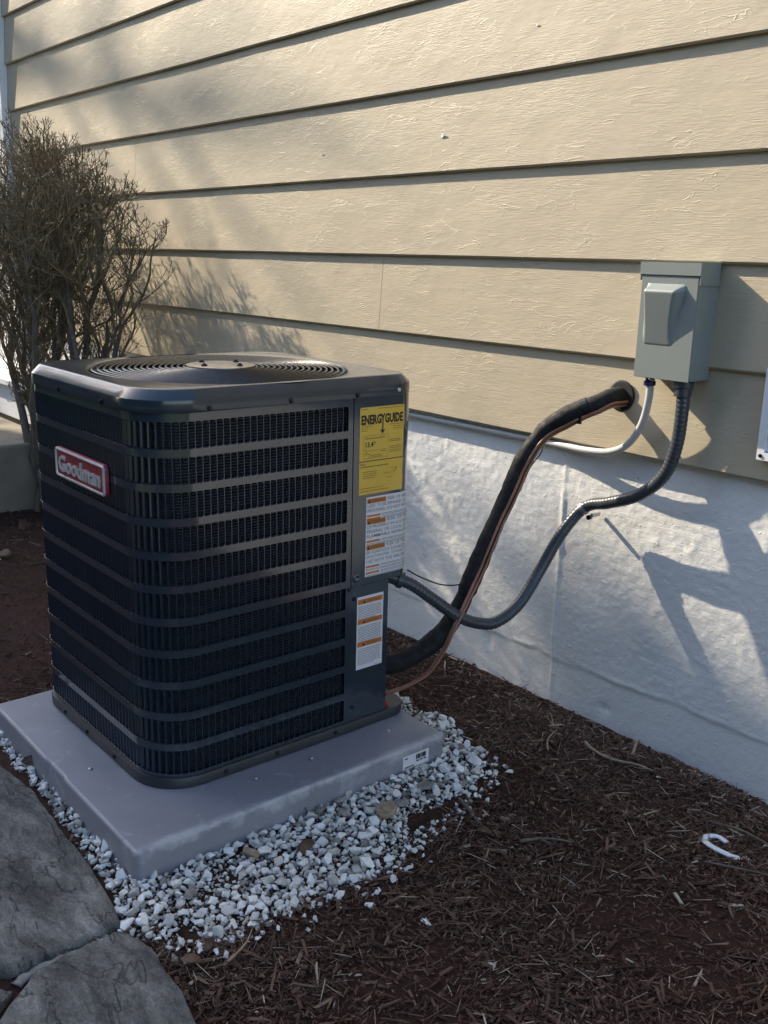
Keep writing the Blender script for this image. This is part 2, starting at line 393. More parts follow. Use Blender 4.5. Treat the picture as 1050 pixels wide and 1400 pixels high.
# ------------------------------------------------------------------ pad
PX0, PX1, PY0, PY1 = -.810, .104, -1.508, -.585
def rrect(x0, x1, y0, y1, r, per=.03, nc=8):
    """list of (x,y,nx,ny) counter-clockwise from the rear end of the right side; r = (near, left, rearleft, rearright)"""
    pts = []
    def seg(ax, ay, bx, by, nx, ny):
        n = max(1, int(math.hypot(bx-ax, by-ay)/per))
        for i in range(n): t = i/n; pts.append((ax+(bx-ax)*t, ay+(by-ay)*t, nx, ny))
    def arc(cx, cy, rr, a0, a1):
        n = max(2, nc)
        for i in range(n): a = a0+(a1-a0)*i/n; pts.append((cx+rr*math.cos(a), cy+rr*math.sin(a), math.cos(a), math.sin(a)))
    rn, rl, rb, rr_ = r
    seg(x1, y1-rr_, x1, y0+rn, 1, 0);  arc(x1-rn, y0+rn, rn, 0, -math.pi/2)
    seg(x1-rn, y0, x0+rl, y0, 0, -1);  arc(x0+rl, y0+rl, rl, -math.pi/2, -math.pi)
    seg(x0, y0+rl, x0, y1-rb, -1, 0);  arc(x0+rb, y1-rb, rb, math.pi, math.pi/2)
    seg(x0+rb, y1, x1-rr_, y1, 0, 1);  arc(x1-rr_, y1-rr_, rr_, math.pi/2, 0)
    return pts
def pad():
    t = thing('equipment_pad', (-.35, -1.05, -.1), 'grey plastic equipment pad under the air conditioner, scuffed along its edges', 'equipment pad')
    L = Vector(t.location)
    P = rrect(PX0, PX1, PY0, PY1, (.014,)*4, .012, 5)
    b = MB(); rings = []
    for d, z in [(.006, -.115), (.004, -.008), (.0030, -.0035), (.0, -.0008), (-.005, 0)]:
        ring = []
        for x, y, nx, ny in P:
            dd, zz = d, z
            for (ax, c, h) in ((1, -.98, .05), (0, -.36, .05)):      # moulded grip notches
                u = y if (ax == 1 and nx > .9) else (x if (ax == 0 and ny < -.9) else None)
                if u is not None and abs(u-c) < h and z > -.05: zz = z - .004; dd = d - .006
            w = .0012*float(fbm(x*9+1, y*9, 2))
            ring.append((x+nx*dd-L.x, y+ny*dd-L.y, zz+w-L.z))
        rings.append(ring)
    b.rings(rings)
    b.add(rings[-1], [tuple(range(len(P)))])
    b.build('slab', M['pad'], t, 40)
    # small anchor screws on the slab
    for x, y in [(-.005, -1.13), (-.005, -.96), (.0, -.70), (-.30, -1.44)]:
        s = MB(); s.lathe([(.006, 0), (.006, .002), (.003, .0045)], 8, Matrix.Translation((x-L.x, y-L.y, .0002-L.z))); s.build('screw', M['steel'], t)
    # printed barcode sticker on the right side
    s = MB(); X = PX1+.0045-L.x
    def q(y0, z0, y1, z1, dx=0, mi=0): s.box((X+dx, y0-L.y, z0-L.z), (X+dx+.0006, y1-L.y, z1-L.z), mi)
    st = s; q(-.738, -.060, -.645, -.021)
    so_ = s.build('sticker', M['label'], t)
    s = MB(); yy = -.692
    while yy < -.654:
        w = random.choice([.0012, .0018, .0028]); q(yy, -.040, yy+w, -.026, .0012); yy += w+random.choice([.001, .0016, .0022])
    for k in range(3): q(-.690+k*.013, -.047, -.681+k*.013, -.0435, .0012)
    q(-.732, -.056, -.700, -.0535, .0012); q(-.732, -.030, -.722, -.027, .0012)
    s.build('barcode', M['ink'], so_, kind='stuff')
pad()

# ------------------------------------------------------------------ air conditioner
AX0, AX1, AY0, AY1 = -.785, -.067, -1.368, -.575
RAD = (.125, .085, .10, .055)
ac = thing('air_conditioner', (-.426, -.97, 0), 'dark slate air conditioner with louvred sides and round fan grille on a grey pad', 'air conditioner')
AL = Vector(ac.location)
def ab(mb, name, mat, smooth=False, parent=ac, **kw):
    mb.v = [tuple(Vector(p) - AL) for p in mb.v]
    return mb.build(name, mat, parent, smooth, **kw)
ZT = .934
# arc-length path of the sheet metal: right side (from the rear) -> near corner -> front -> left corner
PATH = []
_ys = AY1-RAD[3]
def path(u, d=0.0):
    """u = metres from the rear end of the flat right side, walking to the front; d = outward offset"""
    L1 = (AY1-RAD[3])-(AY0+RAD[0]); L2 = RAD[0]*math.pi/2; L3 = (AX1-RAD[0])-(AX0+RAD[1]); L4 = RAD[1]*math.pi/2
    if u < 0:                                                        # round the rear corner
        a = -u/RAD[3]
        if a <= math.pi/2: nx, ny = math.cos(a), math.sin(a); return (AX1-RAD[3]+(RAD[3]+d)*nx, AY1-RAD[3]+(RAD[3]+d)*ny, nx, ny)
        e = (a-math.pi/2)*RAD[3]; return (AX1-RAD[3]-e, AY1+d, 0, 1)
    if u < L1: return (AX1+d, AY1-RAD[3]-u, 1, 0)
    u -= L1
    if u < L2: a = -u/RAD[0]; nx, ny = math.cos(a), math.sin(a); return (AX1-RAD[0]+(RAD[0]+d)*nx, AY0+RAD[0]+(RAD[0]+d)*ny, nx, ny)
    u -= L2
    if u < L3: return (AX1-RAD[0]-u, AY0-d, 0, -1)
    u -= L3
    if u < L4: a = -math.pi/2-u/RAD[1]; nx, ny = math.cos(a), math.sin(a); return (AX0+RAD[1]+(RAD[1]+d)*nx, AY0+RAD[1]+(RAD[1]+d)*ny, nx, ny)
    u -= L4
    return (AX0-d, AY0+RAD[1]+u, -1, 0)
LTOT = (AY1-RAD[3])-(AY0+RAD[0]) + RAD[0]*math.pi/2 + (AX1-RAD[0])-(AX0+RAD[1]) + RAD[1]*math.pi/2
U0 = (AY1-RAD[3]) + .790                                             # seam between service panel and louvres
U1 = LTOT - RAD[1]*math.pi/2*.35
UL = U0 + .0165                                                       # first slot
NCOL = int((U1-UL)/.0182); PITCH = (U1-UL)/NCOL
ROWT = [.912-.0812*k for k in range(11)]; RH = .0625
def strip(b, ua, ub, za, zb, d=0.0, th=.0015, step=.012):
    n = max(1, int((ub-ua)/step))
    o1, o2, i1, i2 = [], [], [], []
    for i in range(n+1):
        u = ua+(ub-ua)*i/n
        x, y, _, _ = path(u, d); xi, yi, _, _ = path(u, d-th)
        o1.append((x,y,za)); o2.append((x,y,zb)); i1.append((xi,yi,za)); i2.append((xi,yi,zb))
    b.rings([o1, o2, i2, i1, o1], closed=False)
    b.add([o1[0], o2[0], i2[0], i1[0]], [(0,1,2,3)]); b.add([o1[-1], o2[-1], i2[-1], i1[-1]], [(3,2,1,0)])
# bands between the rows
b = MB()
edges = [ZT+.004] + [z for k in range(11) for z in (ROWT[k], ROWT[k]-RH)] + [.004]
for i in range(0, len(edges), 2): strip(b, U0+.0012, LTOT+.3, edges[i+1], edges[i])
for k in range(11):
    strip(b, U0+.0012, UL, ROWT[k]-RH+.00005, ROWT[k]-.00005)
    strip(b, UL+NCOL*PITCH, LTOT+.3, ROWT[k]-RH+.00005, ROWT[k]-.00005)
ab(b, 'louvre_panel', M['ac'], 30)
# louvre blade (local: x = along path, y = outward, z up from the slot bottom)
def blade_mesh(pitch):
    """+x runs along the path; seen from outside the walk goes to the LEFT, so the sheet strip sits at x = pitch"""
    b = MB(); h = RH-.0002; w = .0020; g = .0056; t = -.0012
    def mx(x): return pitch - x
    # frame strip (outer face, inner face)
    b.add([(mx(0),0,0),(mx(w),0,0),(mx(w),0,h),(mx(0),0,h),(mx(0),t,0),(mx(w),t,0),(mx(w),t,h),(mx(0),t,h)],
          [(0,1,2,3),(4,7,6,5),(0,3,7,4),(1,5,6,2)])
    # bent-in blade with a rounded outline
    prof = [(w, 0, 0), (w+.002, -.0022, .0008), (w+.0045, -.0058, .0025), (w+.0065, -.0095, .0065)]
    lo = [(mx(x), y, e) for x, y, e in prof]; hi = [(mx(x), y, h-e) for x, y, e in prof]
    n = len(prof); b.add(lo+hi, [(i, i+1, n+i+1, n+i) for i in range(n-1)])
    lo2 = [(p[0]+.0006, p[1]-.0009, p[2]) for p in lo]; hi2 = [(p[0]+.0006, p[1]-.0009, p[2]) for p in hi]
    b.add(lo2+hi2, [(n+i, n+i+1, i+1, i) for i in range(n-1)])
    # rounded slot corners in the sheet and a small pressed lip at the bottom
    def fil(cx, sx, cz, sz, r):
        P = [(cx, .0, cz)]
        for a in (0, 30, 60, 90): P.append((cx+sx*r*(1-math.cos(R(a))) if True else 0, 0, cz+sz*r*(1-math.sin(R(a)))))
        b.add(P, [(0,1,2),(0,2,3),(0,3,4)])
        b.add([(p[0], t, p[2]) for p in P], [(2,1,0),(3,2,0),(4,3,0)])
    fil(mx(pitch), 1, 0, 1, g); fil(mx(pitch), 1, h, -1, g)
    fil(mx(w), -1, h, -1, .0022); fil(mx(w), -1, 0, 1, .0022)
    b.add([(mx(w+.001),.0,-.0006),(mx(pitch-.0035),.0,-.0006),(mx(pitch-.0055),.0026,.0030),(mx(w+.003),.0026,.0030),
           (mx(w+.001),-.001,-.0006),(mx(pitch-.0035),-.001,-.0006),(mx(pitch-.0055),.0017,.0033),(mx(w+.003),.0017,.0033)],
          [(0,1,2,3),(7,6,5,4),(3,2,6,7),(0,3,7,4),(1,5,6,2)])
    return b
BLM = blade_mesh(PITCH).mesh('louvre_blade', M['ac_shaded'], 40)
stuff = MB(); src = blade_mesh(PITCH)
cols_ind = 27
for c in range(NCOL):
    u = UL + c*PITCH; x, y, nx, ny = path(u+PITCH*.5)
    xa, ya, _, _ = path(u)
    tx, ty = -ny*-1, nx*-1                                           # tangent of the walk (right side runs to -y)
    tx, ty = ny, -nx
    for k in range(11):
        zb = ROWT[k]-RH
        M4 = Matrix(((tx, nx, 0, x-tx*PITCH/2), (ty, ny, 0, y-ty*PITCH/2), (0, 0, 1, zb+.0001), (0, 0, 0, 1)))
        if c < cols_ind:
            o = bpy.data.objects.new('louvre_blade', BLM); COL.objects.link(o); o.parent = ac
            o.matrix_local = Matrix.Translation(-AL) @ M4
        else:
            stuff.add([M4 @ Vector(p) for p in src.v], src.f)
ab(stuff, 'louvre_blades', M['ac_shaded'], 40, kind='stuff')
# coil behind the louvres: stacked fin rings
b = MB(); prof = []; z = .03
rings_ = []
us = [U0-.05 + (LTOT+.25-U0)*i/60 for i in range(61)]
while z < .93:
    for d, dz in ((-.032, 0), (-.0200, .0026), (-.0200, .0040), (-.032, .0056)):
        rings_.append([(*path(u, d)[:2], z+dz) for u in us])
    z += .0072
b.rings(rings_, closed=False)
ab(b, 'coil', M['coil'], False, kind='stuff')
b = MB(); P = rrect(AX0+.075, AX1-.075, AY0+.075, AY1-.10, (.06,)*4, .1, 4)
b.rings([[(x, y, .01) for x, y, _, _ in P], [(x, y, .80) for x, y, _, _ in P]]); ab(b, 'inner_light_block', M['void'])  # black box added inside the unit to block light
# back and left closing sheets
b = MB(); Pb = rrect(AX0, AX1, AY0, AY1, RAD, .05, 8)
seg = [(x, y) for x, y, nx, ny in Pb if (ny > .05 or nx < -.98) and x < AX1-.30]
b.rings([[(x, y, .42) for x, y in seg] , [(x, y, ZT) for x, y in seg]], closed=False); b.rings([[(x, y, .004) for x, y in seg], [(x, y, .42) for x, y in seg]], closed=False)
ab(b, 'rear_panel', M['ac'], 40)
# upper service panel wraps the rear corner; lower panel is flat and stops short of it
b = MB(); strip(b, -.26, U0-.0012, .424, ZT+.004, .0008, .0015, .010); ab(b, 'service_panel', M['ac'], 30)
YN = -.658
b = MB(); b.box((AX1-.0015, YN, .004), (AX1, -.7915, .4225)); b.box((AX1-.24, YN-.0015, .004), (AX1-.0016, YN, .4225))
b.box((AX1-.242, YN, .004), (AX1-.2405, AY1-.002, .4225)); b.box((AX1-.24, YN+.0005, .418), (AX1-.03, AY1-.035, .4215))
ab(b, 'valve_panel', M['ac'])
# pressed handle dimple at the panel's lower corner
b = MB(); Mx = Matrix.Translation((AX1+.0008, -.772, .447)) @ Matrix.Rotation(R(90), 4, 'Y')
b.lathe([(.013, 0), (.012, .0025), (.008, .003), (.006, .0012), (.0055, .001)], 18, Mx); ab(b, 'panel_dimple', M['ac'], 40)
# base pan
b = MB(); P = rrect(AX0, AX1, AY0, AY1, RAD, .03, 10); R_ = lambda d, z: [(x+nx*d, y+ny*d, z) for x, y, nx, ny in P]
b.rings([R_(-.02, .0008), R_(.005, .0012), R_(.0075, .004), R_(.0075, .026), R_(.006, .0285), R_(.0015, .029), R_(-.03, .029)])
b.add(R_(-.03, .029), [tuple(range(len(P)))]); ab(b, 'base_pan', M['base'], 35)
# top cap with round opening
GC = Vector((-.428, -.966, 0)); GR = .341
P = rrect(AX0, AX1, AY0, AY1, (.13, .10, .11, .075), .02, 12)
R_ = lambda d, z: [(x+nx*d, y+ny*d, z) for x, y, nx, ny in P]
def C_(r, z): return [(GC.x+r*math.cos(a), GC.y+r*math.sin(a), z) for a in [math.atan2(y-GC.y, x-GC.x) for x, y, _, _ in P]]
b = MB()
b.rings([R_(.004, ZT-.002), R_(.0085, ZT-.001), R_(.0095, ZT+.002), R_(.0095, ZT+.023), R_(.0085, ZT+.0275), R_(-.010, ZT+.0475), R_(-.014, ZT+.0500),
         R_(-.020, ZT+.0505), C_(GR+.012, ZT+.0495), C_(GR+.004, ZT+.047), C_(GR, ZT+.040), C_(GR-.001, ZT+.018)])
ab(b, 'top_cap', M['cap'], 28)
# fan grille: every ring is a sub-part
hub = MB()
hub.lathe([(.086, -.004), (.092, -.002), (.092, .001), (.084, .003), (.02, .0042)], 28, Matrix.Translation((GC.x, GC.y, ZT+.0555)))
grille = ab(hub, 'fan_grille', M['motor'], 40)
def sub(mb, name, mat, par, smooth=False): mb.v = [tuple(Vector(p)-AL) for p in mb.v]; return mb.build(name, mat, par, smooth)
ZG = ZT+.0465
nr = 16
for i in range(nr):
    r = .098+(GR-.008-.098)*i/(nr-1); t = MB(); ns = 72
    zc = ZG+.006*(1-(r/GR)**2)
    rw = .0029; ringpts = []
    for q in range(5):
        a = 2*math.pi*q/5
        ringpts.append([(GC.x+(r+rw*math.cos(a))*math.cos(2*math.pi*j/ns), GC.y+(r+rw*math.cos(a))*math.sin(2*math.pi*j/ns), zc+rw*math.sin(a)) for j in range(ns)])
    t.rings(ringpts+[ringpts[0]]); sub(t, 'ring', M['black'], grille, True)
for i in range(8):
    a = R(22.5+45*i); t = MB()
    t.tube([(GC.x+r*math.cos(a), GC.y+r*math.sin(a), ZG-.0045+.006*(1-(r/GR)**2)) for r in (.05, .15, .25, GR-.003)], .0028, 6); sub(t, 'rib', M['black'], grille, True)
for i in range(4):
    a = R(20+90*i); t = MB()
    t.lathe([(.0085, 0), (.0085, .004), (.0045, .0045), (.0045, .007), (.003, .008)], 10, Matrix.Translation((GC.x+.066*math.cos(a), GC.y+.066*math.sin(a), ZT+.058))); sub(t, 'bolt', M['screw'], grille)
# fan under the grille
b = MB(); b.lathe([(.06, .70), (.07, .72), (.07, .90), (.05, .92)], 20, Matrix.Translation((GC.x, GC.y, 0)))
for i in range(3):
    a0 = R(15+120*i); rows = []
    for r in (.065, .15, .23, .29):
        sp = .5
        rows.append([(GC.x+r*math.cos(a0+t*sp), GC.y+r*math.sin(a0+t*sp), .885+.045*(t-.5)) for t in (0, .25, .5, .75, 1)])
    b.rings(rows, closed=False)
ab(b, 'fan', M['void'], 40)
b = MB(); b.rings([C_(GR-.012, ZT+.02), C_(GR-.014, .82)]); ab(b, 'fan_shroud', M['void'], True)
# screws
def screw(u, z, d, s=.0052):
    x, y, nx, ny = path(u, d)
    Mx = Matrix.Translation((x, y, z)) @ Vector((nx, ny, 0)).to_track_quat('Z', 'Y').to_matrix().to_4x4()
    t = MB(); t.lathe([(s*1.35, 0), (s*1.35, .0012), (s, .0016), (s, .0050), (s*.7, .0058)], 6 if s > .005 else 8, Mx); ab(t, 'screw', M['screw'])
LR = (AY1-RAD[3])-(AY0+RAD[0])
for u in (U0-.004, U0+.20, LR-.03, LR+.27, LR+RAD[0]*math.pi/2+.33, LTOT-.05): screw(u, ZT+.007, .0095)
for u in (U0+.05, U0+.24, U0+.395, LR+.30, LR+.47, LR+.62, LTOT-.03): screw(u, .016, .0075, .0046)
screw(U0+.006, .418, 0, .0045); screw(U0-.012, .388, 0, .0045); screw(U0-.012, .070, 0, .0042)
x, y, nx, ny = path(.018, .0095)
b = MB(); b.lathe([(.006, 0), (.006, .0015), (.004, .0025)], 10, Matrix.Translation((x, y, ZT+.012)) @ Matrix.Rotation(R(90), 4, 'Y')); ab(b, 'screw', M['steel'])
# ---- printing helpers
def text_poly(s, size, bold=0, sx=1.0):
    cu = bpy.data.curves.new('print', 'FONT'); cu.body = s; cu.size = size; cu.offset = bold; cu.resolution_u = 2
    ob = bpy.data.objects.new('print', cu); COL.objects.link(ob); bpy.context.view_layer.update()
    me = bpy.data.meshes.new_from_object(ob.evaluated_get(bpy.context.evaluated_depsgraph_get()))
    v = [(p.co.x*sx, p.co.y) for p in me.vertices]; f = [tuple(p.vertices) for p in me.polygons]
    bpy.data.objects.remove(ob); bpy.data.curves.remove(cu); bpy.data.meshes.remove(me); return v, f
def fit_text(s, width, height, bold=0):
    v, f = text_poly(s, 1.0, bold)
    if not v: return [], []
    x0 = min(p[0] for p in v); x1 = max(p[0] for p in v); y0 = min(p[1] for p in v); y1 = max(p[1] for p in v)
    return [((p[0]-x0)/(x1-x0)*width, (p[1]-y0)/(y1-y0)*height) for p in v], f
# label surface on the right side: a = metres to the right of u=ua, h = height; wraps with the panel
class Label:
    def __init__(s, ua, z0, d): s.ua, s.z0, s.d = ua, z0, d; s.b = MB()
    def P(s, a, h, e=0): x, y, _, _ = path(s.ua-a, s.d+e); return (x, y, s.z0+h)
    def rect(s, a0, h0, a1, h1, e, mi=0, step=.008):
        n = max(1, int((a1-a0)/step))
        lo = [s.P(a0+(a1-a0)*i/n, h0, e) for i in range(n+1)]; hi = [s.P(a0+(a1-a0)*i/n, h1, e) for i in range(n+1)]
        s.b.add(lo+hi, [(i, i+1, n+2+i, n+1+i) for i in range(n)], mi)
    def text(s, t, a, h, w, ht, e, mi=0, bold=0):
        v, f = fit_text(t, w, ht, bold); s.b.add([s.P(a+p[0], h+p[1], e) for p in v], f, mi)
    def fine(s, a, h, w, ht, e, mi):                                  # one line of small print: word-long dashes
        x = a
        while x < a+w:
            l = random.uniform(.003, .009)*(1 if ht < .002 else 1.4); l = min(l, a+w-x)
            s.rect(x, h, x+l, h+ht, e, mi); x += l+.0016
    def build(s, name, mats, parent): s.b.v = [tuple(Vector(p)-AL) for p in s.b.v]; return s.b.build(name, mats, parent)
# yellow energy label
UY = (AY1-RAD[3])+.7705; WY, HY = .150, .232; ZY = .674
lab = Label(UY, ZY, .0015); r = .004
lab.rect(0, r, WY, HY-r, 0); lab.rect(r, 0, WY-r, r, 0); lab.rect(r, HY-r, WY-r, HY, 0)
for (ca, ch, a0) in ((r, r, 180), (WY-r, r, 270), (WY-r, HY-r, 0), (r, HY-r, 90)):
    ps = [(ca, ch)]+[(ca+r*math.cos(R(a0+t)), ch+r*math.sin(R(a0+t))) for t in (0, 30, 60, 90)]
    lab.b.add([lab.P(*p) for p in ps], [(0,1,2),(0,2,3),(0,3,4)])
ye = lab.build('energy_label', M['yellow'], ac)
t = Label(UY, ZY, .0019)
t.text('ENERG', .0045, .186, .067, .026, 0, 0, .045); t.text('GUIDE', .0835, .186, .062, .026, 0, 0, .045)
t.text('Y', .0680, .1895, .0170, .0225, .0001, 0, .045); t.rect(.0745, .166, .0783, .197, .0002)
t.b.add([t.P(.0764, .159, .0003), t.P(.0840, .169, .0003), t.P(.0814, .171, .0003), t.P(.0764, .1655, .0003), t.P(.0714, .171, .0003), t.P(.0688, .169, .0003)], [(0,1,2,3),(0,3,4,5)])
for a, h, w in ((.006, .226, .02), (.060, .226, .085), (.006, .181, .036), (.006, .175, .020), (.006, .169, .018), (.100, .181, .046), (.113, .175, .032), (.113, .169, .032)): t.fine(a, h, w, .0017, 0, 1)
for a0, h0, a1, h1 in ((.014, .096, .0147, .157), (.096, .096, .0967, .157), (.014, .096, .0967, .0967), (.014, .1563, .0967, .157)): t.rect(a0, h0, a1, h1, 0, 1)
t.text('Efficiency Rating (SEER2)', .020, .146, .066, .0068, 0, 1, .004)
t.text('13.4*', .020, .1265, .034, .0145, 0, 0, .02)
t.rect(.020, .1165, .092, .1173, 0, 1); t.b.add([t.P(.017, .119), t.P(.021, .119), t.P(.019, .1225)], [(0,1,2)])
for a, h, w in ((.020, .112, .006), (.074, .112, .014), (.020, .107, .014), (.036, .103, .036), (.030, .099, .048), (.102, .140, .036), (.102, .1355, .040), (.102, .122, .034), (.102, .117, .040), (.102, .112, .038), (.102, .107, .042)): t.fine(a, h, w, .0017, 0, 1)
t.rect(0.0005, .0885, WY-.0005, .0905, .0001, 0)
t.text('Notice', .004, .0795, .017, .0055, 0, 0, .004)
t.fine(.004, .0735, .095, .0024, 0, 1)
for k in range(4): t.fine(.012, .060-.0055*k, .048-.006*(k == 3), .0016, 0, 1)
for k in range(26):                                                   # tiny map of regions, drawn as short strokes
    a = .082+.044*random.random(); h = .047+.018*random.random(); t.rect(a, h, a+random.uniform(.002, .006), h+.0009, 0, 1)
t.fine(.095, .039, .018, .0014, 0, 1)
t.fine(.006, .016, .080, .0015, 0, 1); t.fine(.004, .008, .098, .0019, 0, 1)
t.build('printing', [M['ink'], M['ink_y']], ye)
# large white warning label wrapping the rear corner
UW = (AY1-RAD[3])+.744; ZW = .4435; WW, HW = .232, .222
lab = Label(UW, ZW, .0016); lab.rect(0, 0, WW, HW, 0); wl = lab.build('warning_label', M['label'], ac)
t = Label(UW, ZW, .0020)
rows = [('RISK OF FIRE. FLAMMABLE', 1), ('USED. TO BE REPAIRED ONLY BY TRAINED', 0), ('PERSONNEL. DO NOT PUNCTURE TUBING', 0), ('-', 2), ('-', 2),
        ('RISK OF FIRE. DISPOSE', 1), ('OF PROPERLY IN ACCORDANCE WITH', 0), ('FEDERAL OR LOCAL REGULATIONS', 0), ('FLAMMABLE REFRIGERANT USED', 0), ('-', 2), ('-', 3),
        ('RISK OF FIRE. AUXILIARY', 1), ('BE IGNITION SOURCES SHALL NOT', 0), ('DUCTWORK, OTHER THAN THOSE', 0), ('USE WITH THE SPECIFIC APPLIANCE', 0), ('-', 2), ('-', 3), ('-', 2), ('-', 3)]
h = HW-.0165; 
for s, kind in rows:
    if kind == 1:
        t.rect(.003, h-.0015, .068, h+.0115, 0, 1)
        t.b.add([t.P(.006, h+.001, .0003), t.P(.015, h+.001, .0003), t.P(.0105, h+.0095, .0003)], [(0,1,2)], 0)
        t.text('WARNING', .018, h+.001, .046, .0085, .0003, 3, .01); t.text(s, .074, h+.001, .150, .0095, 0, 2, .004); h -= .0145
    elif kind == 0: t.text(s, .004, h+.002, .222, .0088, 0, 2, .004); h -= .0130
    else:
        if kind == 2: t.rect(.003, h+.002, .050, h+.0075, 0, 1); t.fine(.056, h+.006, .166, .0016, 0, 2); t.fine(.056, h+.0025, .166, .0016, 0, 2)
        else: t.fine(.004, h+.006, .218, .0016, 0, 2); t.fine(.004, h+.0025, .218, .0016, 0, 2)
        h -= .0088
t.build('printing', [M['ink'], M['orange'], M['ink2'], M['ink_y']], wl)
# small white warning label on the valve panel
US = (AY1-RAD[3])+.768; ZS = .178; WS, HS = .092, .212
lab = Label(US, ZS, .0012); lab.rect(0, 0, WS, HS, 0); w2 = lab.build('warning_label', M['label'], ac)
t = Label(US, ZS, .0016)
for h in (.190, .132, .066):
    t.rect(.003, h, WS-.003, h+.014, 0, 1); t.b.add([t.P(.020, h+.002, .0003), t.P(.030, h+.002, .0003), t.P(.025, h+.011, .0003)], [(0,1,2)], 0)
    t.text('WARNING', .034, h+.003, .040, .008, .0003, 3, .008)
for h0, n in ((.1815, 8), (.1235, 10), (.0575, 10)):
    for k in range(n): t.fine(.005, h0-.0049*k, WS-.012-.02*(k == n-1), .0019, 0, 2)
t.fine(.066, .003, .02, .0014, 0, 2)
t.build('printing', [M['ink'], M['orange'], M['ink2'], M['ink_y']], w2)
# badge on the front
def badge():
    x0, x1, z0, z1 = -.575, -.285, .700, .798; z0, z1 = .712, .790
    x0, x1 = -.560, -.262
    yf = AY0-.002; t = .012
    def rr(d, y):
        P = rrect(x0+d, x1-d, z0+d, z1-d, (max(.002, .012-d),)*4, .05, 6); return [(x, y, z) for x, z, _, _ in P]
    b = MB(); b.rings([rr(-.0, yf), rr(0, yf-t*.7), rr(.001, yf-t*.8)]); b.add(rr(.001, yf-t*.8), [tuple(range(len(rr(0, 0))))])
    bd = ab(b, 'badge', M['badge_red'], 40)
    b = MB(); b.rings([rr(.001, yf-t*.8+.0004), rr(.001, yf-t), rr(.003, yf-t-.0016), rr(.0065, yf-t-.0016), rr(.008, yf-t*.8-.0004)]); sub(b, 'border', M['badge_silver'], bd, 40)
    v, f = fit_text('Goodman', (x1-x0)*.84, (z1-z0)*.55, .022)
    b = MB(); xo = x0+(x1-x0)*.07; zo = z0+(z1-z0)*.22
    top = [(xo+p[0], yf-t-.0012, zo+p[1]) for p in v]; bot = [(xo+p[0], yf-t*.8-.0002, zo+p[1]) for p in v]
    n = len(v); fs = list(f)
    from collections import Counter
    cnt = Counter(); 
    for q in f:
        for i in range(len(q)): cnt[tuple(sorted((q[i], q[(i+1) % len(q)])))] += 1
    side = [(e[0], e[1], n+e[1], n+e[0]) for e, c in cnt.items() if c == 1]
    b.add(top+bot, fs+side); sub(b, 'lettering', M['badge_silver'], bd)
badge()

# ------------------------------------------------------------------ pipes, conduits and wires
def smooth_path(P, n=6):
    P = [Vector(p) for p in P]; Q = [P[0]+(P[0]-P[1])]+P+[P[-1]+(P[-1]-P[-2])]; out = []
    for i in range(1, len(Q)-2):
        a, b_, c, d = Q[i-1], Q[i], Q[i+1], Q[i+2]
        for j in range(n):
            t = j/n
            out.append(.5*((2*b_)+(c-a)*t+(2*a-5*b_+4*c-d)*t*t+(3*b_-a-3*c+d)*t**3))
    out.append(P[-1]); return out
LS = [(.161,.035,.913),(.155,-.03,.908),(.137,-.07,.892),(.079,-.11,.857),(.013,-.14,.803),(-.021,-.18,.721),(-.037,-.22,.618),(-.046,-.28,.5),(-.051,-.34,.38),(-.055,-.39,.285),(-.059,-.45,.217),(-.076,-.52,.171),(-.103,-.58,.142),(-.135,-.63,.134)]
SP = smooth_path(LS, 7)
ls = thing('refrigerant_line', SP[0], 'thick black foam insulated refrigerant line running from the siding hole down to the unit', 'pipe')
def lb(mb, name, mat, par, smooth=True, **kw):
    L = Vector(par.location); mb.v = [tuple(Vector(p)-L) for p in mb.v]; return mb.build(name, mat, par, smooth, **kw)
nP = len(SP); b = MB(); rr = [.0255+.0016*math.sin(i*.37)+.0012*random.uniform(-1, 1)+.004*(i/nP) for i in range(nP)]
for i in (30, 31, 60, 61): rr[i] -= .0028
b.tube(SP, rr, 18); lb(b, 'insulation', M['foam'], ls, True)
# second thinner copper stub at the unit end
b = MB(); b.tube([(-.12,-.606,.137), (-.16,-.645,.134), (-.20,-.66,.134)], .013, 12); lb(b, 'copper_stub', M['copper'], ls)
b = MB(); i = 17; d = (SP[i+1]-SP[i-1]).normalized(); b.tube([SP[i]-d*.009, SP[i]+d*.009], .0285, 18); b.box(tuple(SP[i]+Vector((-.006,-.03,-.045))), tuple(SP[i]+Vector((.008,-.024,-.024)))); lb(b, 'strap', M['black'], ls, False)
b = MB(); b.lathe([(.045, 0), (.0455, .002), (.040, .003), (.030, .0025)], 24, Matrix.Translation((.165, .008, .913)) @ Matrix.Rotation(R(90), 4, 'X')); lb(b, 'hole_shade_disc', M['void'], ls)  # dark disc on the siding stands in for the shaded hole
# thermostat wires along the line
def wire(off, lab_, name, mat, r, tail, i0=0, i1=None, sag=0):
    pts = []
    for i in range(i0, i1 or nP-26):
        d = (SP[min(i+1, nP-1)]-SP[i-1 if i else 0]).normalized()
        a = math.pi*off[0]; side = d.cross(Vector((0,-1,0))).normalized(); fr = side.cross(d).normalized()
        pts.append(SP[i]+(side*math.cos(a)+fr*math.sin(a))*(rr[i]+r*.8+off[1]*(.5+.5*math.sin(i*.3))))
    pts = pts[::3]+[Vector(p) for p in tail]
    b = MB(); Q = smooth_path(pts, 5); b.tube(Q, r, 8)
    o = thing(name, Q[0], lab_, 'wire'); lb(b, 'sheath', mat, o); return o
wire((.84, .001), 'brown wire along the front of the black foam line, ending low at the unit', 'control_wire', M['copper'], .0042,
     [(-.012,-.455,.245), (-.022,-.49,.175), (-.04,-.53,.115), (-.075,-.58,.075), (-.11,-.63,.055)], 2, 58)
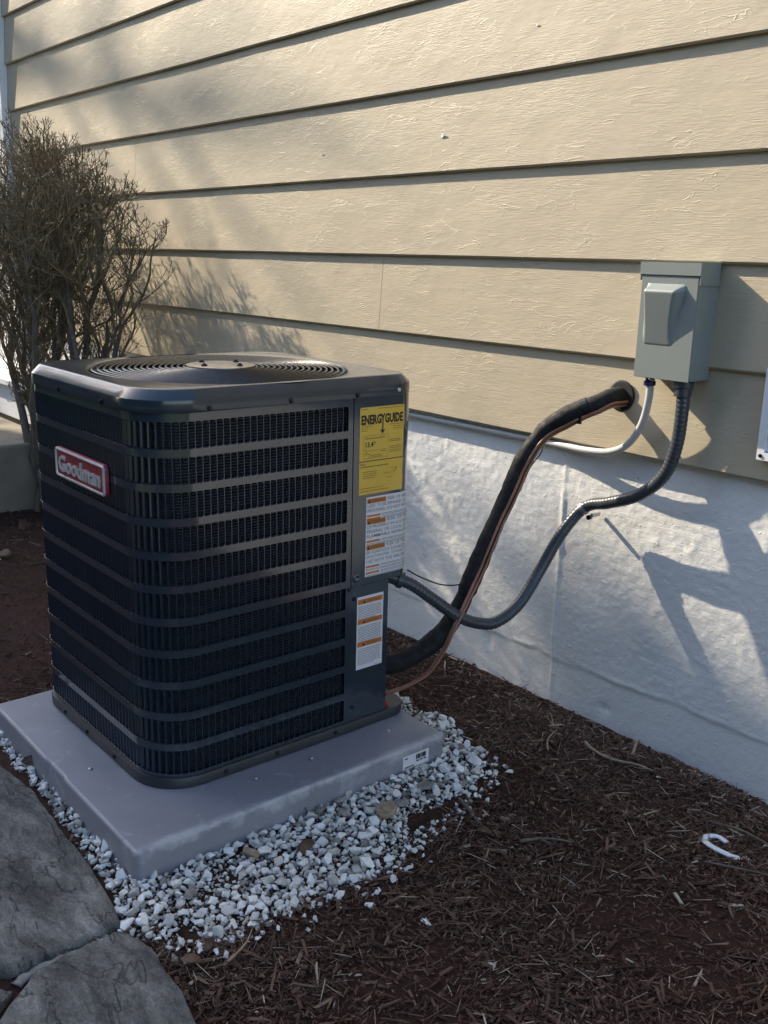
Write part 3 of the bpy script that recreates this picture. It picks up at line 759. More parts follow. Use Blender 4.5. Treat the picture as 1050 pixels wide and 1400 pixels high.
wire((.96, .002), 'second brown wire, lower of the pair running along the foam line', 'control_wire', M['copper'], .0042,
     [(-.004,-.452,.250), (-.012,-.487,.180), (-.030,-.527,.118), (-.065,-.577,.078), (-.105,-.63,.050)], 2, 58)
b = MB(); b.lathe([(.005, 0), (.0065, .003), (.0065, .011), (.004, .014)], 10, Matrix.Translation((-.085, -.640, .028))); 
o = b.build('red_cap', M['red'], label='small red cap on the ground at the rear corner of the unit', cat='cap')
# thin black cable from the service panel to the line
b = MB(); Q = smooth_path([(-.09,-.57,.426), (-.075,-.53,.40), (-.055,-.47,.372), (-.045,-.41,.362), (-.05,-.36,.366)], 6); b.tube(Q, .0022, 6)
b.build('cable', M['black'], None, True, label='thin black cable hanging from the service panel towards the foam line', cat='cable')
b = MB(); Q = smooth_path([(.02,-.155,.775), (.005,-.14,.735), (-.012,-.165,.69), (-.02,-.19,.63)], 6); b.tube(Q, .002, 6)
b.build('cable', M['black'], None, True, label='short thin black cable tail beside the bend of the foam line', cat='cable')

# disconnect box
def dbox():
    t = thing('disconnect_box', (.35, 0, .985), 'grey metal electrical disconnect box mounted on the tan siding', 'electrical box')
    L = Vector(t.location)
    x0, x1, z0, z1, d = .262, .437, .985, 1.288, .082
    def cut(mb, n, sm=False, mat='box', w=.003):
        mb.v = [tuple(Vector(p)-L) for p in mb.v]; o = mb.build(n, M[mat], t, sm)
        if w: md = o.modifiers.new('bevel', 'BEVEL'); md.width = w; md.segments = 2; md.limit_method = 'ANGLE'
        return o
    b = MB(); b.box((x0, -d+.004, z0+.002), (x1, .012, z1-.006)); cut(b, 'case', w=.0025)
    b = MB(); b.poly_prism([(x0-.004, -d-.003), (x1+.005, -d-.003), (x1+.005, .006), (x0-.004, .006)], z1-.004, z1); b.box((x0-.004, -d-.003, z1-.032), (x1+.005, -d-.0005, z1-.004)); b.box((x1+.0025, -d-.0005, z1-.056), (x1+.005, .004, z1-.004)); b.box((x0-.004, -d-.0005, z1-.048), (x0-.0015, .004, z1-.004)); cut(b, 'hood', w=0)
    # cover with embossed raised panel; its right side carries the deep finger scoop
    b = MB(); b.box((x0+.002, -d, z0), (x1-.001, -d+.0035, z1-.036)); cv = cut(b, 'cover', w=.0012)
    fx0, fx1, fz0, fz1 = x0+.019, x0+.114, z0+.088, z1-.054; h = .027
    b = MB(); nx_, nz_ = 44, 44; rowsv = []
    def sst(t): t = min(1, max(0, t)); return t*t*(3-2*t)
    for j in range(nz_+1):
        z = fz0+(fz1-fz0)*j/nz_; row = []
        for i in range(nx_+1):
            x = fx0+(fx1-fx0+.036)*i/nx_
            q = (z-fz0)/(fz1-fz0)
            e = sst((x-fx0)/.012)*sst((fz1-z)/.022)*min(1, 1.1*q)     # wedge: deep at the top, flush at the bottom
            sc = sst((fx1+.026*q*q+.006-x)/.020)
            row.append((x, -d+.0006-h*e*sc-(.0012 if e*sc > .02 else 0), z))
        rowsv.append(row)
    b.rings(rowsv, closed=False); b.v = [tuple(Vector(p)-L) for p in b.v]; b.build('raised_panel', M['box'], t, True)
    b = MB(); b.lathe([(.0, 0), (.010, 0), (.010, .0015), (.0, .0015)], 14, Matrix.Translation((.318, -.074, z0-.004)) @ Matrix.Rotation(R(20), 4, 'Y'), closed=False); cut(b, 'latch', mat='steel', w=0)
dbox()
# flexible grey conduit
CD = [(.402,-.05,.985),(.406,-.05,.91),(.4,-.05,.809),(.371,-.055,.72),(.294,-.052,.651),(.189,-.040,.606),(.096,-.030,.571),(.055,-.08,.488),(.031,-.14,.375),(.028,-.22,.285),(.017,-.3,.242),(0,-.36,.245),(-.022,-.43,.277),(-.059,-.5,.335),(-.089,-.556,.381),(-.122,-.60,.402)]
cd = thing('flexible_conduit', CD[0], 'dark grey flexible conduit looping from the right of the disconnect box down to the unit', 'conduit')
Q = smooth_path(CD, 26); b = MB(); acc = 0; rad = []
for i, p in enumerate(Q):
    if i: acc += (p-Q[i-1]).length
    rad.append(  .0176+.0006*math.sin(acc*2*math.pi/.0125))
b.tube(Q, rad, 14); lb(b, 'hose', M['conduit'], cd)
b = MB(); b.lathe([(.021, 0), (.027, .002), (.027, .016), (.023, .018), (.023, .040), (.019, .042)], 18, Matrix.Translation((.402, -.05, .985)) @ Matrix.Rotation(math.pi, 4, 'X')); lb(b, 'connector', M['conduit'], cd, 40)
dr = (Q[-1]-Q[-14]).normalized(); b = MB(); Mx = Matrix.Translation(Q[-1]-dr*.035) @ dr.to_track_quat('Z', 'Y').to_matrix().to_4x4()
b.lathe([(.020, 0), (.0245, .001), (.0245, .016), (.020, .018), (.020, .05)], 16, Mx); lb(b, 'connector', M['conduit'], cd, 40)
i = 26*6+2; d = (Q[i+1]-Q[i-1]).normalized()
b = MB(); Mx = Matrix.Translation(Q[i]-d*.007) @ d.to_track_quat('Z', 'Y').to_matrix().to_4x4(); b.lathe([(.0190, 0), (.0200, .0005), (.0200, .0135), (.0190, .014)], 16, Mx)
b.box((Q[i].x+.009, -.006, Q[i].z-.027), (Q[i].x+.018, .03, Q[i].z-.016)); lb(b, 'clamp', M['steel'], cd, 40)
b = MB(); b.lathe([(.007, 0), (.008, .004), (.008, .012)], 8, Matrix.Translation((Q[i].x+.014, -.012, Q[i].z-.026)) @ Matrix.Rotation(R(90), 4, 'X')); lb(b, 'screw', M['screw'], cd, False)
# thin white conduit: box -> along the bottom of the siding
WC = [(.296,-.05,.985),(.298,-.05,.925),(.277,-.042,.85),(.228,-.03,.785),(.159,-.018,.750),(.066,-.008,.738),(-.034,.010,.734),(-.16,.022,.731),(-.5,.0235,.729),(-.95,.0235,.727)]
wc = thing('white_conduit', WC[0], 'thin white conduit curving from the left of the disconnect box along the siding bottom', 'conduit')
b = MB(); b.tube(smooth_path(WC, 8), .0105, 12); lb(b, 'tube', M['pvc'], wc)
b = MB(); b.lathe([(.011, 0), (.015, .001), (.015, .004), (.012, .005), (.012, .012), (.0165, .013), (.0165, .024), (.012, .026)], 12, Matrix.Translation((.296, -.05, .986)) @ Matrix.Rotation(math.pi, 4, 'X')); lb(b, 'coupling', M['blue'], wc, 40)
# white louvred vent at the right edge
def vent():
    t = thing('wall_vent', (.72, 0, .81), 'white framed vent on the siding at the right edge, right of the disconnect box', 'vent')
    L = Vector(t.location); x0, x1, z0, z1 = .616, .87, .808, 1.04
    def go(mb, n, mat='white'): mb.v = [tuple(Vector(p)-L) for p in mb.v]; return mb.build(n, M[mat], t)
    b = MB(); w = .02
    for a, c in (((x0, -.022, z0), (x1, .01, z0+w)), ((x0, -.022, z1-w), (x1, .01, z1)), ((x0, -.0219, z0+w), (x0+w, .01, z1-w)), ((x1-w, -.0219, z0+w), (x1, .01, z1-w))): b.box(a, c)
    go(b, 'frame')
    for k in range(5):
        zz = z0+w+.004+k*.038; b = MB()
        b.add([(x0+w, -.018, zz), (x1-w, -.018, zz), (x1-w, -.004, zz+.034), (x0+w, -.004, zz+.034), (x0+w, -.016, zz-.001), (x1-w, -.016, zz-.001), (x1-w, -.002, zz+.033), (x0+w, -.002, zz+.033)], [(0,1,2,3),(7,6,5,4),(0,4,5,1),(2,6,7,3),(0,3,7,4),(1,5,6,2)]); go(b, 'slat')
    b = MB(); b.lathe([(.005, 0), (.005, .002), (.002, .003)], 8, Matrix.Translation((x0+.011, -.022, z0+.011)) @ Matrix.Rotation(R(90), 4, 'X')); go(b, 'screw', 'screw')
vent()

# ------------------------------------------------------------------ flagstones
def flagstone(poly, zt, seed, label):
    rs = np.random.RandomState(seed); P = [Vector((x, y)) for x, y in poly]; out = []
    for i in range(len(P)):
        a, c = P[i], P[(i+1) % len(P)]; n = max(1, int((c-a).length/.012))
        for j in range(n):
            p = a+(c-a)*(j/n); nrm = Vector(((c-a).y, -(c-a).x)).normalized(); out.append(p+nrm*float(.006*fbm(p.x*22+seed, p.y*22, 4)))
    cx = sum(p.x for p in out)/len(out); cy = sum(p.y for p in out)/len(out)
    b = MB(); rings = []
    def hz(x, y): return zt+.016*float(fbm(x*5+seed, y*5, 3))+.007*float(fbm(x*16+seed, y*38, 4, .6))
    for s, dz in ((1.0, -.12), (1.006, -.018), (.997, -.006), (.985, 0))+tuple((1-.025*i, .002) for i in range(1, 39)):
        rings.append([(cx+(p.x-cx)*s, cy+(p.y-cy)*s, (hz(cx+(p.x-cx)*s, cy+(p.y-cy)*s)+dz)) for p in out])
    b.rings(rings); b.add(rings[-1], [tuple(range(len(out)))])
    o = b.build('flagstone', M['flag'], None, 50, label=label, cat='flagstone', group='flagstones of the path')
    return o
flagstone([(-.62,-1.60),(-.373,-1.553),(-.18,-1.57),(-.015,-1.57),(.141,-1.585),(.224,-1.603),(.231,-1.676),(.228,-1.745),(.222,-1.835),(.10,-1.98),(-.2,-2.1),(-.6,-2.0),(-.72,-1.75)], -.055, 1,
          'large rough grey flagstone beside the front edge of the pad and gravel')
flagstone([(.236,-1.603),(.33,-1.585),(.403,-1.597),(.48,-1.595),(.575,-1.615),(.70,-1.70),(.66,-1.88),(.45,-1.98),(.35,-1.90),(.243,-1.79),(.238,-1.70)], -.060, 2,
          'smaller dark flagstone at the bottom left corner, below the mortar joint')
flagstone([(.225,-1.90),(.262,-1.835),(.335,-1.925),(.42,-2.02),(.3,-2.1),(.15,-2.02)], -.075, 3, 'sliver of a third flagstone at the lowest left corner of the photo')
b = MB(); jp = smooth_path([(.236,-1.62,-.078),(.238,-1.68,-.074),(.240,-1.74,-.072),(.238,-1.80,-.074),(.25,-1.83,-.08)], 5); b.tube(jp, [.010+.005*random.random() for _ in jp], 12); b.v = [(p[0]+.004*float(fbm(p[0]*60, p[1]*60, 2)), p[1], -.0745+(p[2]+.0745)*.45+.006*float(fbm(p[0]*70, p[1]*70, 3))) for p in b.v]
b.build('mortar_joint', M['mortar'], None, True, label='pale mortar joint filling the gap between the two flagstones', cat='mortar')

# ------------------------------------------------------------------ gravel (stuff)
GP = [(-1.05,-1.53),(-.75,-1.535),(-.263,-1.545),(.105,-1.565),(.235,-1.60),(.31,-1.57),(.36,-1.50),(.385,-1.42),(.385,-1.32),(.40,-1.22),(.40,-1.10),(.40,-1.0),(.33,-.88),(.335,-.81),(.29,-.68),(.235,-.55),(.10,-.455),(-.06,-.42),(-.27,-.40),(-.40,-.44),(-.45,-.58),(.05,-.58),(.10,-.6),(.10,-1.50),(-1.05,-1.50)]
def inside(poly, x, y):
    c = np.zeros(len(x), bool); n = len(poly)
    for i in range(n):
        x0, y0 = poly[i]; x1, y1 = poly[i-1]
        k = ((y0 > y) != (y1 > y)) & (x < (x1-x0)*(y-y0)/(y1-y0+1e-12)+x0); c ^= k
    return c
def hull_stone(seed):
    rs = np.random.RandomState(seed); bm = bmesh.new()
    for _ in range(13):
        p = rs.randn(3); p /= np.linalg.norm(p); bm.verts.new(p*(.82+.3*rs.rand()))
    bmesh.ops.convex_hull(bm, input=bm.verts); bmesh.ops.triangulate(bm, faces=bm.faces)
    for v in [v for v in bm.verts if not v.link_faces]: bm.verts.remove(v)
    bm.verts.index_update(); V = np.array([v.co for v in bm.verts]); F = np.array([[v.index for v in f.verts] for f in bm.faces]); bm.free(); return V, F
STN = [hull_stone(s) for s in range(14)]
def rotm(rs, n):
    q = rs.randn(n, 4); q /= np.linalg.norm(q, axis=1)[:, None]; w, x, y, z = q.T
    return np.stack([np.stack([1-2*(y*y+z*z), 2*(x*y-z*w), 2*(x*z+y*w)], -1), np.stack([2*(x*y+z*w), 1-2*(x*x+z*z), 2*(y*z-x*w)], -1), np.stack([2*(x*z-y*w), 2*(y*z+x*w), 1-2*(x*x+y*y)], -1)], 1)
def scatter_stones(x, y, r, z, rs):
    VV, FF, TT, off = [], [], [], 0
    n = len(x); k = rs.randint(0, len(STN), n); Rm = rotm(rs, n)
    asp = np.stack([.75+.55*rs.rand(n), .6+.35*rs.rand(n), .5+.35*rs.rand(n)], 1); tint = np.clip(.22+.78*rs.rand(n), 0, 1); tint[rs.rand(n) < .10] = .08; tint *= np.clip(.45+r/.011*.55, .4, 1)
    for i in range(n):
        V, F = STN[k[i]]; P = (V*asp[i]*r[i]) @ Rm[i].T; P[:, 2] *= .8; P = P + [x[i], y[i], z[i]]
        VV.append(P); FF.append(F+off); TT.append(np.full(len(V), tint[i])); off += len(V)
    return np.concatenate(VV), np.concatenate(FF), np.concatenate(TT)
def gravel():
    rs = np.random.RandomState(11); XS, YS, RR, ZZ = [], [], [], []
    for layer, (n, lo, hi, dz) in enumerate([(16000, .003, .0075, -.001), (7000, .006, .012, .003), (5000, .008, .0145, .008), (2200, .012, .0225, .012)]):
        x = rs.uniform(-1.05, .45, n*2); y = rs.uniform(-1.62, -.38, n*2); jx = x+.022*fbm(x*22, y*22, 2); jy = y+.022*fbm(x*22+50, y*22, 2)
        ok = inside(GP, jx, jy); x, y = x[ok], y[ok]
        # thin towards the outer rim on the mulch side
        dens = fbm(x*6+3, y*6+8, 3); ok = dens > ((-.45 if layer < 2 else -.30) + .22*np.clip((x-.12)/.25, 0, 1)); x, y = x[ok], y[ok]
        r = lo+(hi-lo)*rs.rand(len(x))**1.6
        # coarse rejection to keep stones apart
        grid = {}; keep = []
        for i in range(len(x)):
            c = (int(x[i]/.02), int(y[i]/.02)); good = True
            for a in (-1, 0, 1):
                for b_ in (-1, 0, 1):
                    for j in grid.get((c[0]+a, c[1]+b_), ()):
                        if (x[i]-x[j])**2+(y[i]-y[j])**2 < ((r[i]+r[j])*.70)**2: good = False
            if good: keep.append(i); grid.setdefault(c, []).append(i)
        x, y, r = x[keep], y[keep], r[keep]
        XS.append(x); YS.append(y); RR.append(r); ZZ.append(gz(x, y)+dz+r*.25)
    x = rs.uniform(.08, .42, 9000); y = rs.uniform(-1.55, -.42, 9000); ok = inside(GP, x, y); x, y = x[ok], y[ok]
    dx = .030*np.abs(rs.randn(len(x)))*1.1; dy = .040*rs.randn(len(x)); out = ~inside(GP, x+dx, y+dy) & (x+dx > .125)
    ok = out & ~inside([(.235,-1.57),(.6,-1.60),(.75,-1.72),(.5,-2.1),(.24,-2.0)], x+dx, y+dy) & (rs.rand(len(x)) < .30)
    x, y = (x+dx)[ok], (y+dy)[ok]; r = rs.uniform(.003, .012, len(x))
    XS.append(x); YS.append(y); RR.append(r); ZZ.append(gz(x, y)+.006+r*.3)
    x = np.concatenate(XS); y = np.concatenate(YS); r = np.concatenate(RR); z = np.concatenate(ZZ)
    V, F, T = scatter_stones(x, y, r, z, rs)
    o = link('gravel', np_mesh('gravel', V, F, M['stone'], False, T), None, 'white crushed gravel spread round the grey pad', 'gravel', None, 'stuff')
gravel()
# stray stones lying out on the mulch
def stray(name, x, y, r, label, seed):
    rs = np.random.RandomState(seed); V, F, T = scatter_stones(np.array([x]), np.array([y]), np.array([r]), np.array([float(gz(x, y))+r*.45]), rs)
    T[:] = .8
    link(name, np_mesh(name, V, F, M['stone'], False, T), None, label, 'stone', 'white stones strayed onto the mulch')
for i, (x, y, r, l) in enumerate([
    (.417,-1.185,.017,'stray white stone on the mulch just outside the widest part of the gravel'),
    (.482,-1.151,.012,'small flat white stone farthest out on the mulch from the gravel'),
    (.242,-.478,.011,'white stone lying on the mulch right of the pad corner'),
    (.602,-1.096,.013,'lone pale stone sitting in the dark mulch below the gravel'),
    (.397,-1.448,.014,'white stone on the mulch at the gravel tip near the smaller flagstone'),
    (.385,-1.510,.013,'white stone resting at the edge of the smaller flagstone'),
    (.44,-1.05,.018,'chunky white stone at the lower right rim of the gravel')]):
    stray('white_stone', x, y, r, l, 40+i)

# ------------------------------------------------------------------ mulch chips (stuff)
def mulch():
    rs = np.random.RandomState(5)
    def region(n, x0, x1, y0, y1): return rs.uniform(x0, x1, n), rs.uniform(y0, y1, n)
    parts = [region(100000, -.15, 1.35, -1.95, .02), region(14000, -1.2, .2, -.6, .02), region(14000, -3.2, -.75, -1.75, .02), region(2500, .2, 1.3, -.25, .02)]
    x = np.concatenate([p[0] for p in parts]); y = np.concatenate([p[1] for p in parts])
    ok = ~((x > PX0-.0) & (x < PX1+.01) & (y > PY0-.01) & (y < PY1))
    ok &= ~(inside(GP, x, y) & (rs.rand(len(x)) > .035))
    for poly in ([(-.75,-1.54),(.235,-1.57),(.25,-1.9),(-.75,-2.2)], [(.255,-1.58),(.6,-1.60),(.75,-1.72),(.5,-2.1),(.24,-2.0)]): ok &= ~inside(poly, x, y)
    ok &= ~((x < -3.1) & (y > -1.6))
    bare = np.exp(-(((x-.86)/.30)**2+((y+.72)/.24)**2)); ok &= rs.rand(len(x)) > bare*.72
    dn = fbm(x*4, y*4, 3); ok &= rs.rand(len(x)) < np.clip(.72+1.1*dn, .3, 1)
    x, y = x[ok], y[ok]; n = len(x)
    kind = rs.rand(n)
    L = np.where(kind < .82, .0026+.0074*rs.rand(n)**1.6, np.where(kind < .91, rs.uniform(.007, .024, n), rs.uniform(.008, .034, n)))
    Wd = np.where(kind < .82, .0007+.0024*rs.rand(n)**1.5, np.where(kind < .91, rs.uniform(.0014, .0060, n), rs.uniform(.0004, .0011, n)))
    T = np.minimum(Wd*.55, rs.uniform(.0006, .0022, n))
    base = np.array([(-1,-.55,-1),(-.8,.7,-1),(.9,.8,-1),(1,-.6,-1),(-.95,-.4,1),(-.7,.6,1),(.8,.55,1),(.9,-.7,1)], float)
    quad = np.array([(4,5,6,7),(0,3,2,1),(0,1,5,4),(1,2,6,5),(2,3,7,6),(3,0,4,7)])
    P = base[None]*np.stack([L, Wd, T], 1)[:, None, :]*(1+.25*rs.randn(n, 8, 1))
    P[:, :, 2] += (L*.12*rs.randn(n))[:, None]*(base[None, :, 0]**2)
    yaw = rs.rand(n)*2*np.pi; pit = rs.randn(n)*.28; rol = rs.randn(n)*.5
    cy, sy, cp, sp, c_, s_ = np.cos(yaw), np.sin(yaw), np.cos(pit), np.sin(pit), np.cos(rol), np.sin(rol)
    Y1 = P[:, :, 1]*c_[:, None]-P[:, :, 2]*s_[:, None]; Z1 = P[:, :, 1]*s_[:, None]+P[:, :, 2]*c_[:, None]
    X2 = P[:, :, 0]*cp[:, None]-Z1*sp[:, None]; Z2 = P[:, :, 0]*sp[:, None]+Z1*cp[:, None]
    X3 = X2*cy[:, None]-Y1*sy[:, None]; Y3 = X2*sy[:, None]+Y1*cy[:, None]
    z = gz(x, y)+rs.rand(n)*.010+np.abs(np.sin(pit))*L*.4
    V = np.stack([X3+x[:, None], Y3+y[:, None], Z2+z[:, None]], -1); V[:, :, 1] = np.minimum(V[:, :, 1], .045)
    F = (quad[None]+8*np.arange(n)[:, None, None]).reshape(-1, 4)
    tint = rs.beta(2, 2.6, n)*.9; tint[kind > .91] += .30; tint[rs.rand(n) < .05] += .35; tint += .12*dn[ok][:n] if False else 0
    near = np.exp(-((y+.02)/.12)**2); tint = np.clip(tint+near*.22*rs.rand(n), 0, 1)  # chips paler along the wall: sunlit dapple put into the tint
    o = link('mulch', np_mesh('mulch', V.reshape(-1, 3), F, M['chip'], False, np.repeat(tint, 8)), None, 'dark brown shredded bark mulch covering the bed by the wall', 'mulch', None, 'stuff')
mulch()

# ------------------------------------------------------------------ litter on the ground
def leaf(x, y, s, yaw, label, tilt=.2, z=None):
    pts = [(-1,0),(-.6,.38),(0,.5),(.55,.3),(1.05,0),(.55,-.33),(0,-.46),(-.6,-.34)]
    b = MB(); Mx = Matrix.Translation((x, y, (float(gz(x, y))+.022) if z is None else z)) @ Matrix.Rotation(yaw, 4, 'Z') @ Matrix.Rotation(tilt, 4, 'X')
    top = [Mx @ Vector((p[0]*s, p[1]*s, .35*s*abs(p[1])+.15*s*math.sin(p[0]*2))) for p in pts]; ctr = Mx @ Vector((0, 0, 0))
    bt = [p-Vector((0,0,.0008)) for p in top]
    b.add(top+[ctr]+bt+[ctr-Vector((0,0,.0008))], [(i, (i+1) % 8, 8) for i in range(8)]+[(9+(i+1) % 8, 9+i, 17) for i in range(8)]+[(i, 9+i, 9+(i+1) % 8, (i+1) % 8) for i in range(8)])
    b.build('dead_leaf', M['deadleaf'], None, True, label=label, cat='leaf', group='dead leaves on the ground')
leaf(.416, -1.546, .024, .6, 'curled brown leaf on the mulch beside the smaller flagstone')
leaf(.235, -1.15, .030, 1.9, 'dark curled leaf lying on the white gravel', .9)
leaf(-.513, -1.512, .030, 1.2, 'brown leaf standing against the left front edge of the pad', 1.2, -.045)
leaf(.448, -.768, .022, .2, 'brown leaf fragment on the mulch right of the gravel', .1)
leaf(.40, -1.50, .016, 2.2, 'small brown leaf near the tip of the gravel', .4)
leaf(-2.35, -.95, .05, .4, 'big curled dead leaf under the bare shrub, nearest the unit', .6)
leaf(-2.75, -.72, .055, 2.4, 'big curled dead leaf under the bare shrub, against the stoop', .9)
leaf(-2.55, -1.0, .045, 1.4, 'curled dead leaf in the mulch left of the unit', .5)
b = MB(); b.tube([(.165,-1.268,-.058), (.205,-1.262,-.050)], .0085, 10); b.build('wood_stub', M['wood'], None, 40, label='short brown wood stub lying among the white gravel', cat='wood')
b = MB(); b.lathe([(.024, -.004), (.027, 0), (.027, .008), (.024, .011), (.010, .011), (.008, .014), (.004, .015)], 20, Matrix.Translation((.24, -.905, -.055)) @ Matrix.Rotation(R(14), 4, 'X'))
b.build('round_cap', M['wood'], None, 40, label='round brown cap half sunk in the gravel right of the pad', cat='cap')
b = MB(); q = smooth_path([(.764,-.312,-.076),(.757,-.290,-.068),(.775,-.268,-.062),(.803,-.272,-.064)], 5); b.tube(q, [.009]*len(q), 8); q = smooth_path([(.765,-.312,-.074),(.800,-.325,-.07),(.838,-.318,-.074),(.856,-.305,-.078)], 5); b.tube(q, [.010]*len(q), 8)
b.v = [(p[0], p[1], float(gz(p[0], p[1]))+.012+(p[2]+.07)*.5) for p in b.v]
b.build('plastic_scrap', M['plastic'], None, True, label='bent scrap of white plastic lying on the dark mulch', cat='scrap')
def stick(P, r, label, mat='wood', name='twig'):
    Q = smooth_path([(x, y, float(gz(x, y))+h) for x, y, h in P], 6); n = len(Q)
    b = MB(); b.tube(Q, [r*(1-.6*i/n) for i in range(n)], 6); b.build(name, M[mat], None, True, label=label, cat='twig', group='fallen twigs')
stick([(.275,-.175,.035),(.30,-.165,.02),(.36,-.16,.018),(.43,-.125,.016),(.475,-.115,.012)], .006, 'long pale bent twig on the mulch hump by the foundation')
stick([(.235,-.29,.02),(.20,-.25,.024),(.19,-.20,.03)], .0035, 'short pale twig left of the long bent twig by the foundation')
stick([(.37,-.06,.04),(.385,-.075,.05),(.40,-.11,.03)], .008, 'stub of pale wood leaning against the foundation')
stick([(.30,-.71,.016),(.36,-.73,.016),(.41,-.75,.014)], .006, 'dark bark stick at the right rim of the gravel', 'bark')
stick([(.52,-.72,.016),(.55,-.66,.018),(.60,-.62,.016)], .0045, 'thin brown stick in the middle of the mulch', 'bark')
stick([(.46,-1.50,.014),(.44,-1.44,.018),(.405,-1.40,.016)], .0026, 'fine grey stalk crossing the mulch next to the gravel tip')
stick([(.72,-.22,.02),(.80,-.19,.022),(.92,-.19,.018),(1.05,-.17,.014)], .004, 'long thin root beside the white plastic scrap', 'bark')
stick([(.83,-.40,.014),(.95,-.33,.02),(1.06,-.33,.016)], .003, 'thin curved root below the white plastic scrap', 'bark')

# ------------------------------------------------------------------ shrub
def shrub():
    t = thing('shrub', (-2.80, -.42, -.1), 'bare leafless shrub with many fine twigs left of the unit, in front of the siding', 'shrub')
    L = Vector(t.location); rnd = random.Random(4)
    EL = [((-3.48, -.44, 1.22), (.72, .28, .58)), ((-2.90, -.44, 1.20), (.52, .27, .50)), ((-2.42, -.46, 1.10), (.48, .26, .46))]
    def inner(p): return min(sum(((p[i]-c[i])/r[i])**2 for i in range(3)) for c, r in EL)
    tw = MB()
    def grow(p, d, l, r, depth, mb, n):
        pts = [p]; rs = [r]; q = p.copy(); d = d.normalized(); steps = max(2, int(l/.05)) if depth < 2 else 3
        for i in range(steps):
            d = (d + Vector((rnd.gauss(0, .16), rnd.gauss(0, .16), rnd.gauss(.10, .12)))).normalized()
            q = q+d*(l/steps)
            if depth >= 1 and q.z > .3 and inner(q) > 1.0+.25*rnd.random(): 
                pts.append(q.copy()); rs.append(r*.5); break
            pts.append(q.copy()); rs.append(r*(1-.55*(i+1)/steps))
        if depth >= 3: rs[-1] = rs[-1]*2.0
        mb.tube(pts, rs, n, caps=True)
        return pts, d
    def branch(p, d, l, r, depth):
        pts, dd = grow(p, d, l, r, depth, tw, 5 if depth == 1 else 3)
        if depth >= 4: return
        k = {1: 6, 2: 5, 3: 4}[depth]
        for i in range(k):
            a = pts[min(len(pts)-1, 1+int((len(pts)-1)*rnd.random()**.8))]
            side = Vector((rnd.gauss(0, 1), rnd.gauss(0, 1), rnd.gauss(.45, .7))).normalized()
            branch(a, (dd*.75+side*.85), l*rnd.uniform(.38, .62), max(.0013, r*.45), depth+1)
    for i in range(18):
        a = 2*math.pi*i/18; p = Vector((-2.86+.36*math.cos(a)+rnd.gauss(0, .05), -.43+.12*math.sin(a), -.14))
        tgt = Vector((rnd.triangular(-4.0, -2.05, -2.7), rnd.uniform(-.62, -.26), rnd.uniform(1.0, 1.45))) if i % 4 else Vector((rnd.uniform(-4.0, -3.2), -.45, 1.05))
        mb = MB(); d = tgt-p; pts = [p]; rs = []; n = 12; r0 = rnd.uniform(.018, .032)
        for j in range(1, n+1):
            s = j/n; pts.append(p.lerp(tgt, s)+Vector((0, 0, .16*math.sin(s*math.pi)*(-1 if abs(d.x) > .7 else .4)))+Vector((rnd.gauss(0, .013), rnd.gauss(0, .013), 0)))
        rs = [r0*(1-.62*j/n) for j in range(n+1)]
        rs[-1] = rs[-2] = .006; rs[-3] = .009; mb.tube(pts, rs, 8); mb.v = [tuple(Vector(q)-L) for q in mb.v]; mb.build('stem', M['bark'], t, True)
        for j in range(7):
            q = pts[rnd.randint(7, n)]; side = Vector((rnd.gauss(0, .9), rnd.gauss(0, .7), rnd.gauss(.7, .5))).normalized()
            branch(q, d.normalized()*.6+side, rnd.uniform(.34, .62), .008, 1)
    tw.v = [tuple(Vector(q)-L) for q in tw.v]
    me = bpy.data.meshes.new('twigs'); me.from_pydata(tw.v, [], tw.f); me.materials.append(M['twig'])
    link('twigs', me, t, kind='stuff')
    print('shrub tris', len(tw.f)*2)
shrub()

# ------------------------------------------------------------------ trees that shade the yard (unseen, left of the view and behind the camera)
def conifer(x, y, h, rad, seed, label):
    t = thing('evergreen_tree', (x, y, -.3), label, 'tree', 'evergreens left of the house')
    b = MB(); b.tube([(0, 0, 0), (0, 0, h*.5), (0, 0, h*.97)], [.22, .14, .03], 8); b.build('trunk', M['bark'], t, True)
    rs = np.random.RandomState(seed); n = 5200
    z = h*(.06+.94*rs.rand(n)**1.25); rr = rad*np.clip((1.02-z/h)*1.9, 0, 1)**.8; rr = np.maximum(rr, .12)
    a = rs.rand(n)*2*np.pi; q = rr*np.sqrt(rs.rand(n)*.85+.15)*(1+.18*np.sin(a*5+z*2.2))
    P = np.stack([q*np.cos(a), q*np.sin(a), z], 1)
    Rm = rotm(rs, n); s = rs.uniform(.16, .36, n)
    base = np.array([(-1,-.35,0),(.1,-.6,.1),(1,0,-.1),(0,.55,.12)])
    V = np.einsum('nij,kj->nki', Rm, base)*s[:, None, None]+P[:, None, :]
    F = (np.arange(4)[None]+4*np.arange(n)[:, None])
    link('crown', np_mesh('crown', V.reshape(-1, 3), F, M['needle'], False), t)
for i, (x, y, h, r, l) in enumerate([
    (-11.2, -4.6, 8.9, 1.9, 'evergreen tree off to the left, nearest the house'),
    (-13.0, -4.4, 9.6, 1.9, 'second evergreen tree from the house, off to the left'),
    (-15.0, -4.6, 10.2, 1.9, 'third evergreen tree from the house, off to the left'),
    (-16.45, -4.65, 11.75, .40, 'unseen narrow evergreen spire shaped to shade the foundation, fourth from the house, off to the left'),  # added spire, height and width shaped for its shade on the foundation
    (-12.0, -6.8, 9.5, 2.2, 'evergreen tree of the outer row, nearest the house'),
    (-14.4, -7.0, 11.0, 2.2, 'evergreen tree of the outer row, in its middle'),
    (-17.0, -7.2, 12.0, 2.2, 'evergreen tree of the outer row, farthest from the house')]):
    conifer(x, y, h, r, 60+i, l)
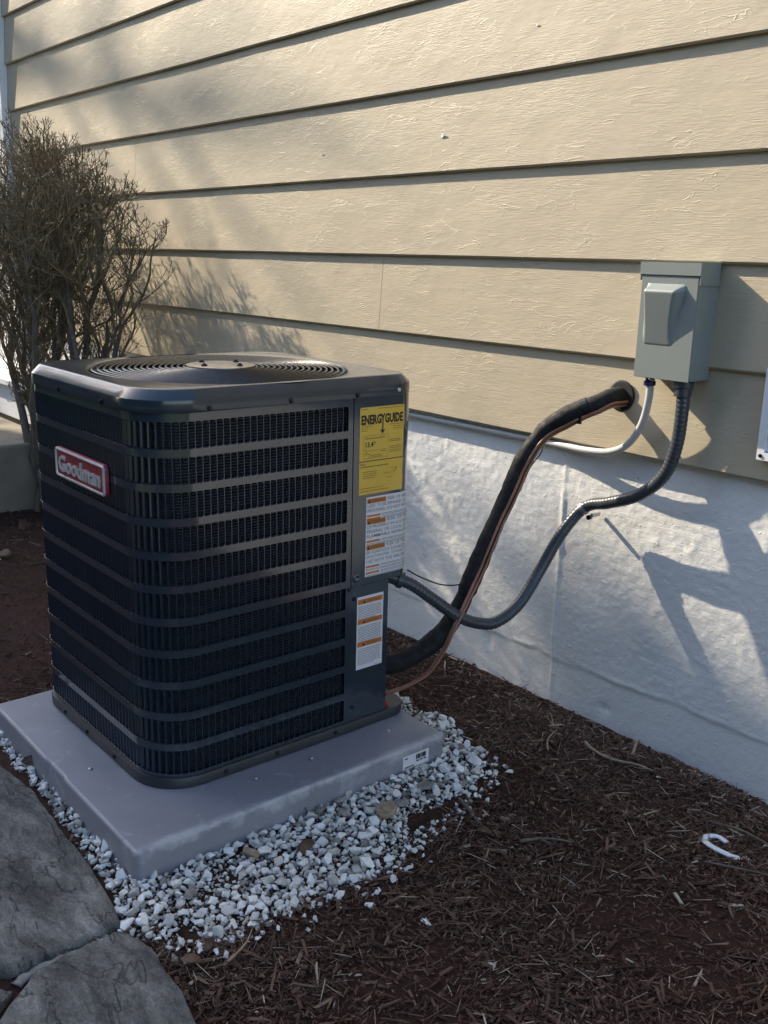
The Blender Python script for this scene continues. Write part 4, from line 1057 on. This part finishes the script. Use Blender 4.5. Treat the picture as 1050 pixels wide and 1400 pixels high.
for i, (x, y, h, r, l) in enumerate([  # unseen row behind the camera, added to cut sky fill on the wall
    (-6.5, -11.0, 7.5, 2.6, 'unseen evergreen tree added across the yard to block low sky light, farthest left'),
    (-2.2, -10.5, 8.0, 2.8, 'unseen evergreen tree added across the yard to block low sky light, left of its middle'),
    (2.2, -10.2, 7.6, 2.7, 'unseen evergreen tree added across the yard to block low sky light, in its middle'),
    (6.6, -10.8, 8.2, 2.8, 'unseen evergreen tree added across the yard to block low sky light, farthest right')]):
    conifer(x, y, h, r, 80+i, l)

def bare_tree(x, y, h, spread, z0, seed, label, levels, r0):
    t = thing('bare_tree', (x, y, -.3), label, 'tree', 'leafless trees left of the house')
    rnd = random.Random(seed); tk = MB(); br = MB()
    def limb(p, d, l, r, lev):
        pts = [p]; n = 5; q = p.copy(); d = d.normalized()
        for i in range(n):
            d = (d+Vector((rnd.gauss(0, .12), rnd.gauss(0, .12), .06))).normalized(); q = q+d*(l/n); pts.append(q.copy())
        br.tube(pts, [r*(1-.6*i/n) for i in range(n+1)], 5 if lev < 2 else 3, caps=False)
        if lev >= levels: return
        for i in range(5):
            a = pts[rnd.randint(2, n)]; side = Vector((rnd.gauss(0, 1), rnd.gauss(0, 1), rnd.gauss(.2, .6))).normalized()
            limb(a, d*.7+side, l*rnd.uniform(.45, .68), r*.5, lev+1)
    tk.tube([(0, 0, 0), (.05, .03, z0*.5), (0, .05, z0+.3), (.06, 0, h*.8)], [r0*1.4, r0, r0*.8, r0*.25], 8)
    tk.build('trunk', M['bark'], t, True)
    for i in range(9):
        a = 2.4*i; z = z0+(h*.8-z0)*i/9
        limb(Vector((.03, .03, z)), Vector((math.cos(a), math.sin(a), .75)), spread*(1-.35*i/9), r0*.42, 1)
    me = bpy.data.meshes.new('branches'); me.from_pydata(br.v, [], br.f); me.materials.append(M['bark']); link('branches', me, t, kind='stuff')
bare_tree(-5.6, -1.62, 4.6, 1.05, 2.1, 3, 'slender leafless tree beside the stoop, left of the shrub', 3, .05)
bare_tree(-16.3, -2.9, 13.8, 1.9, 8.9, 9, 'tall leafless tree far off to the left of the house', 2, .15)
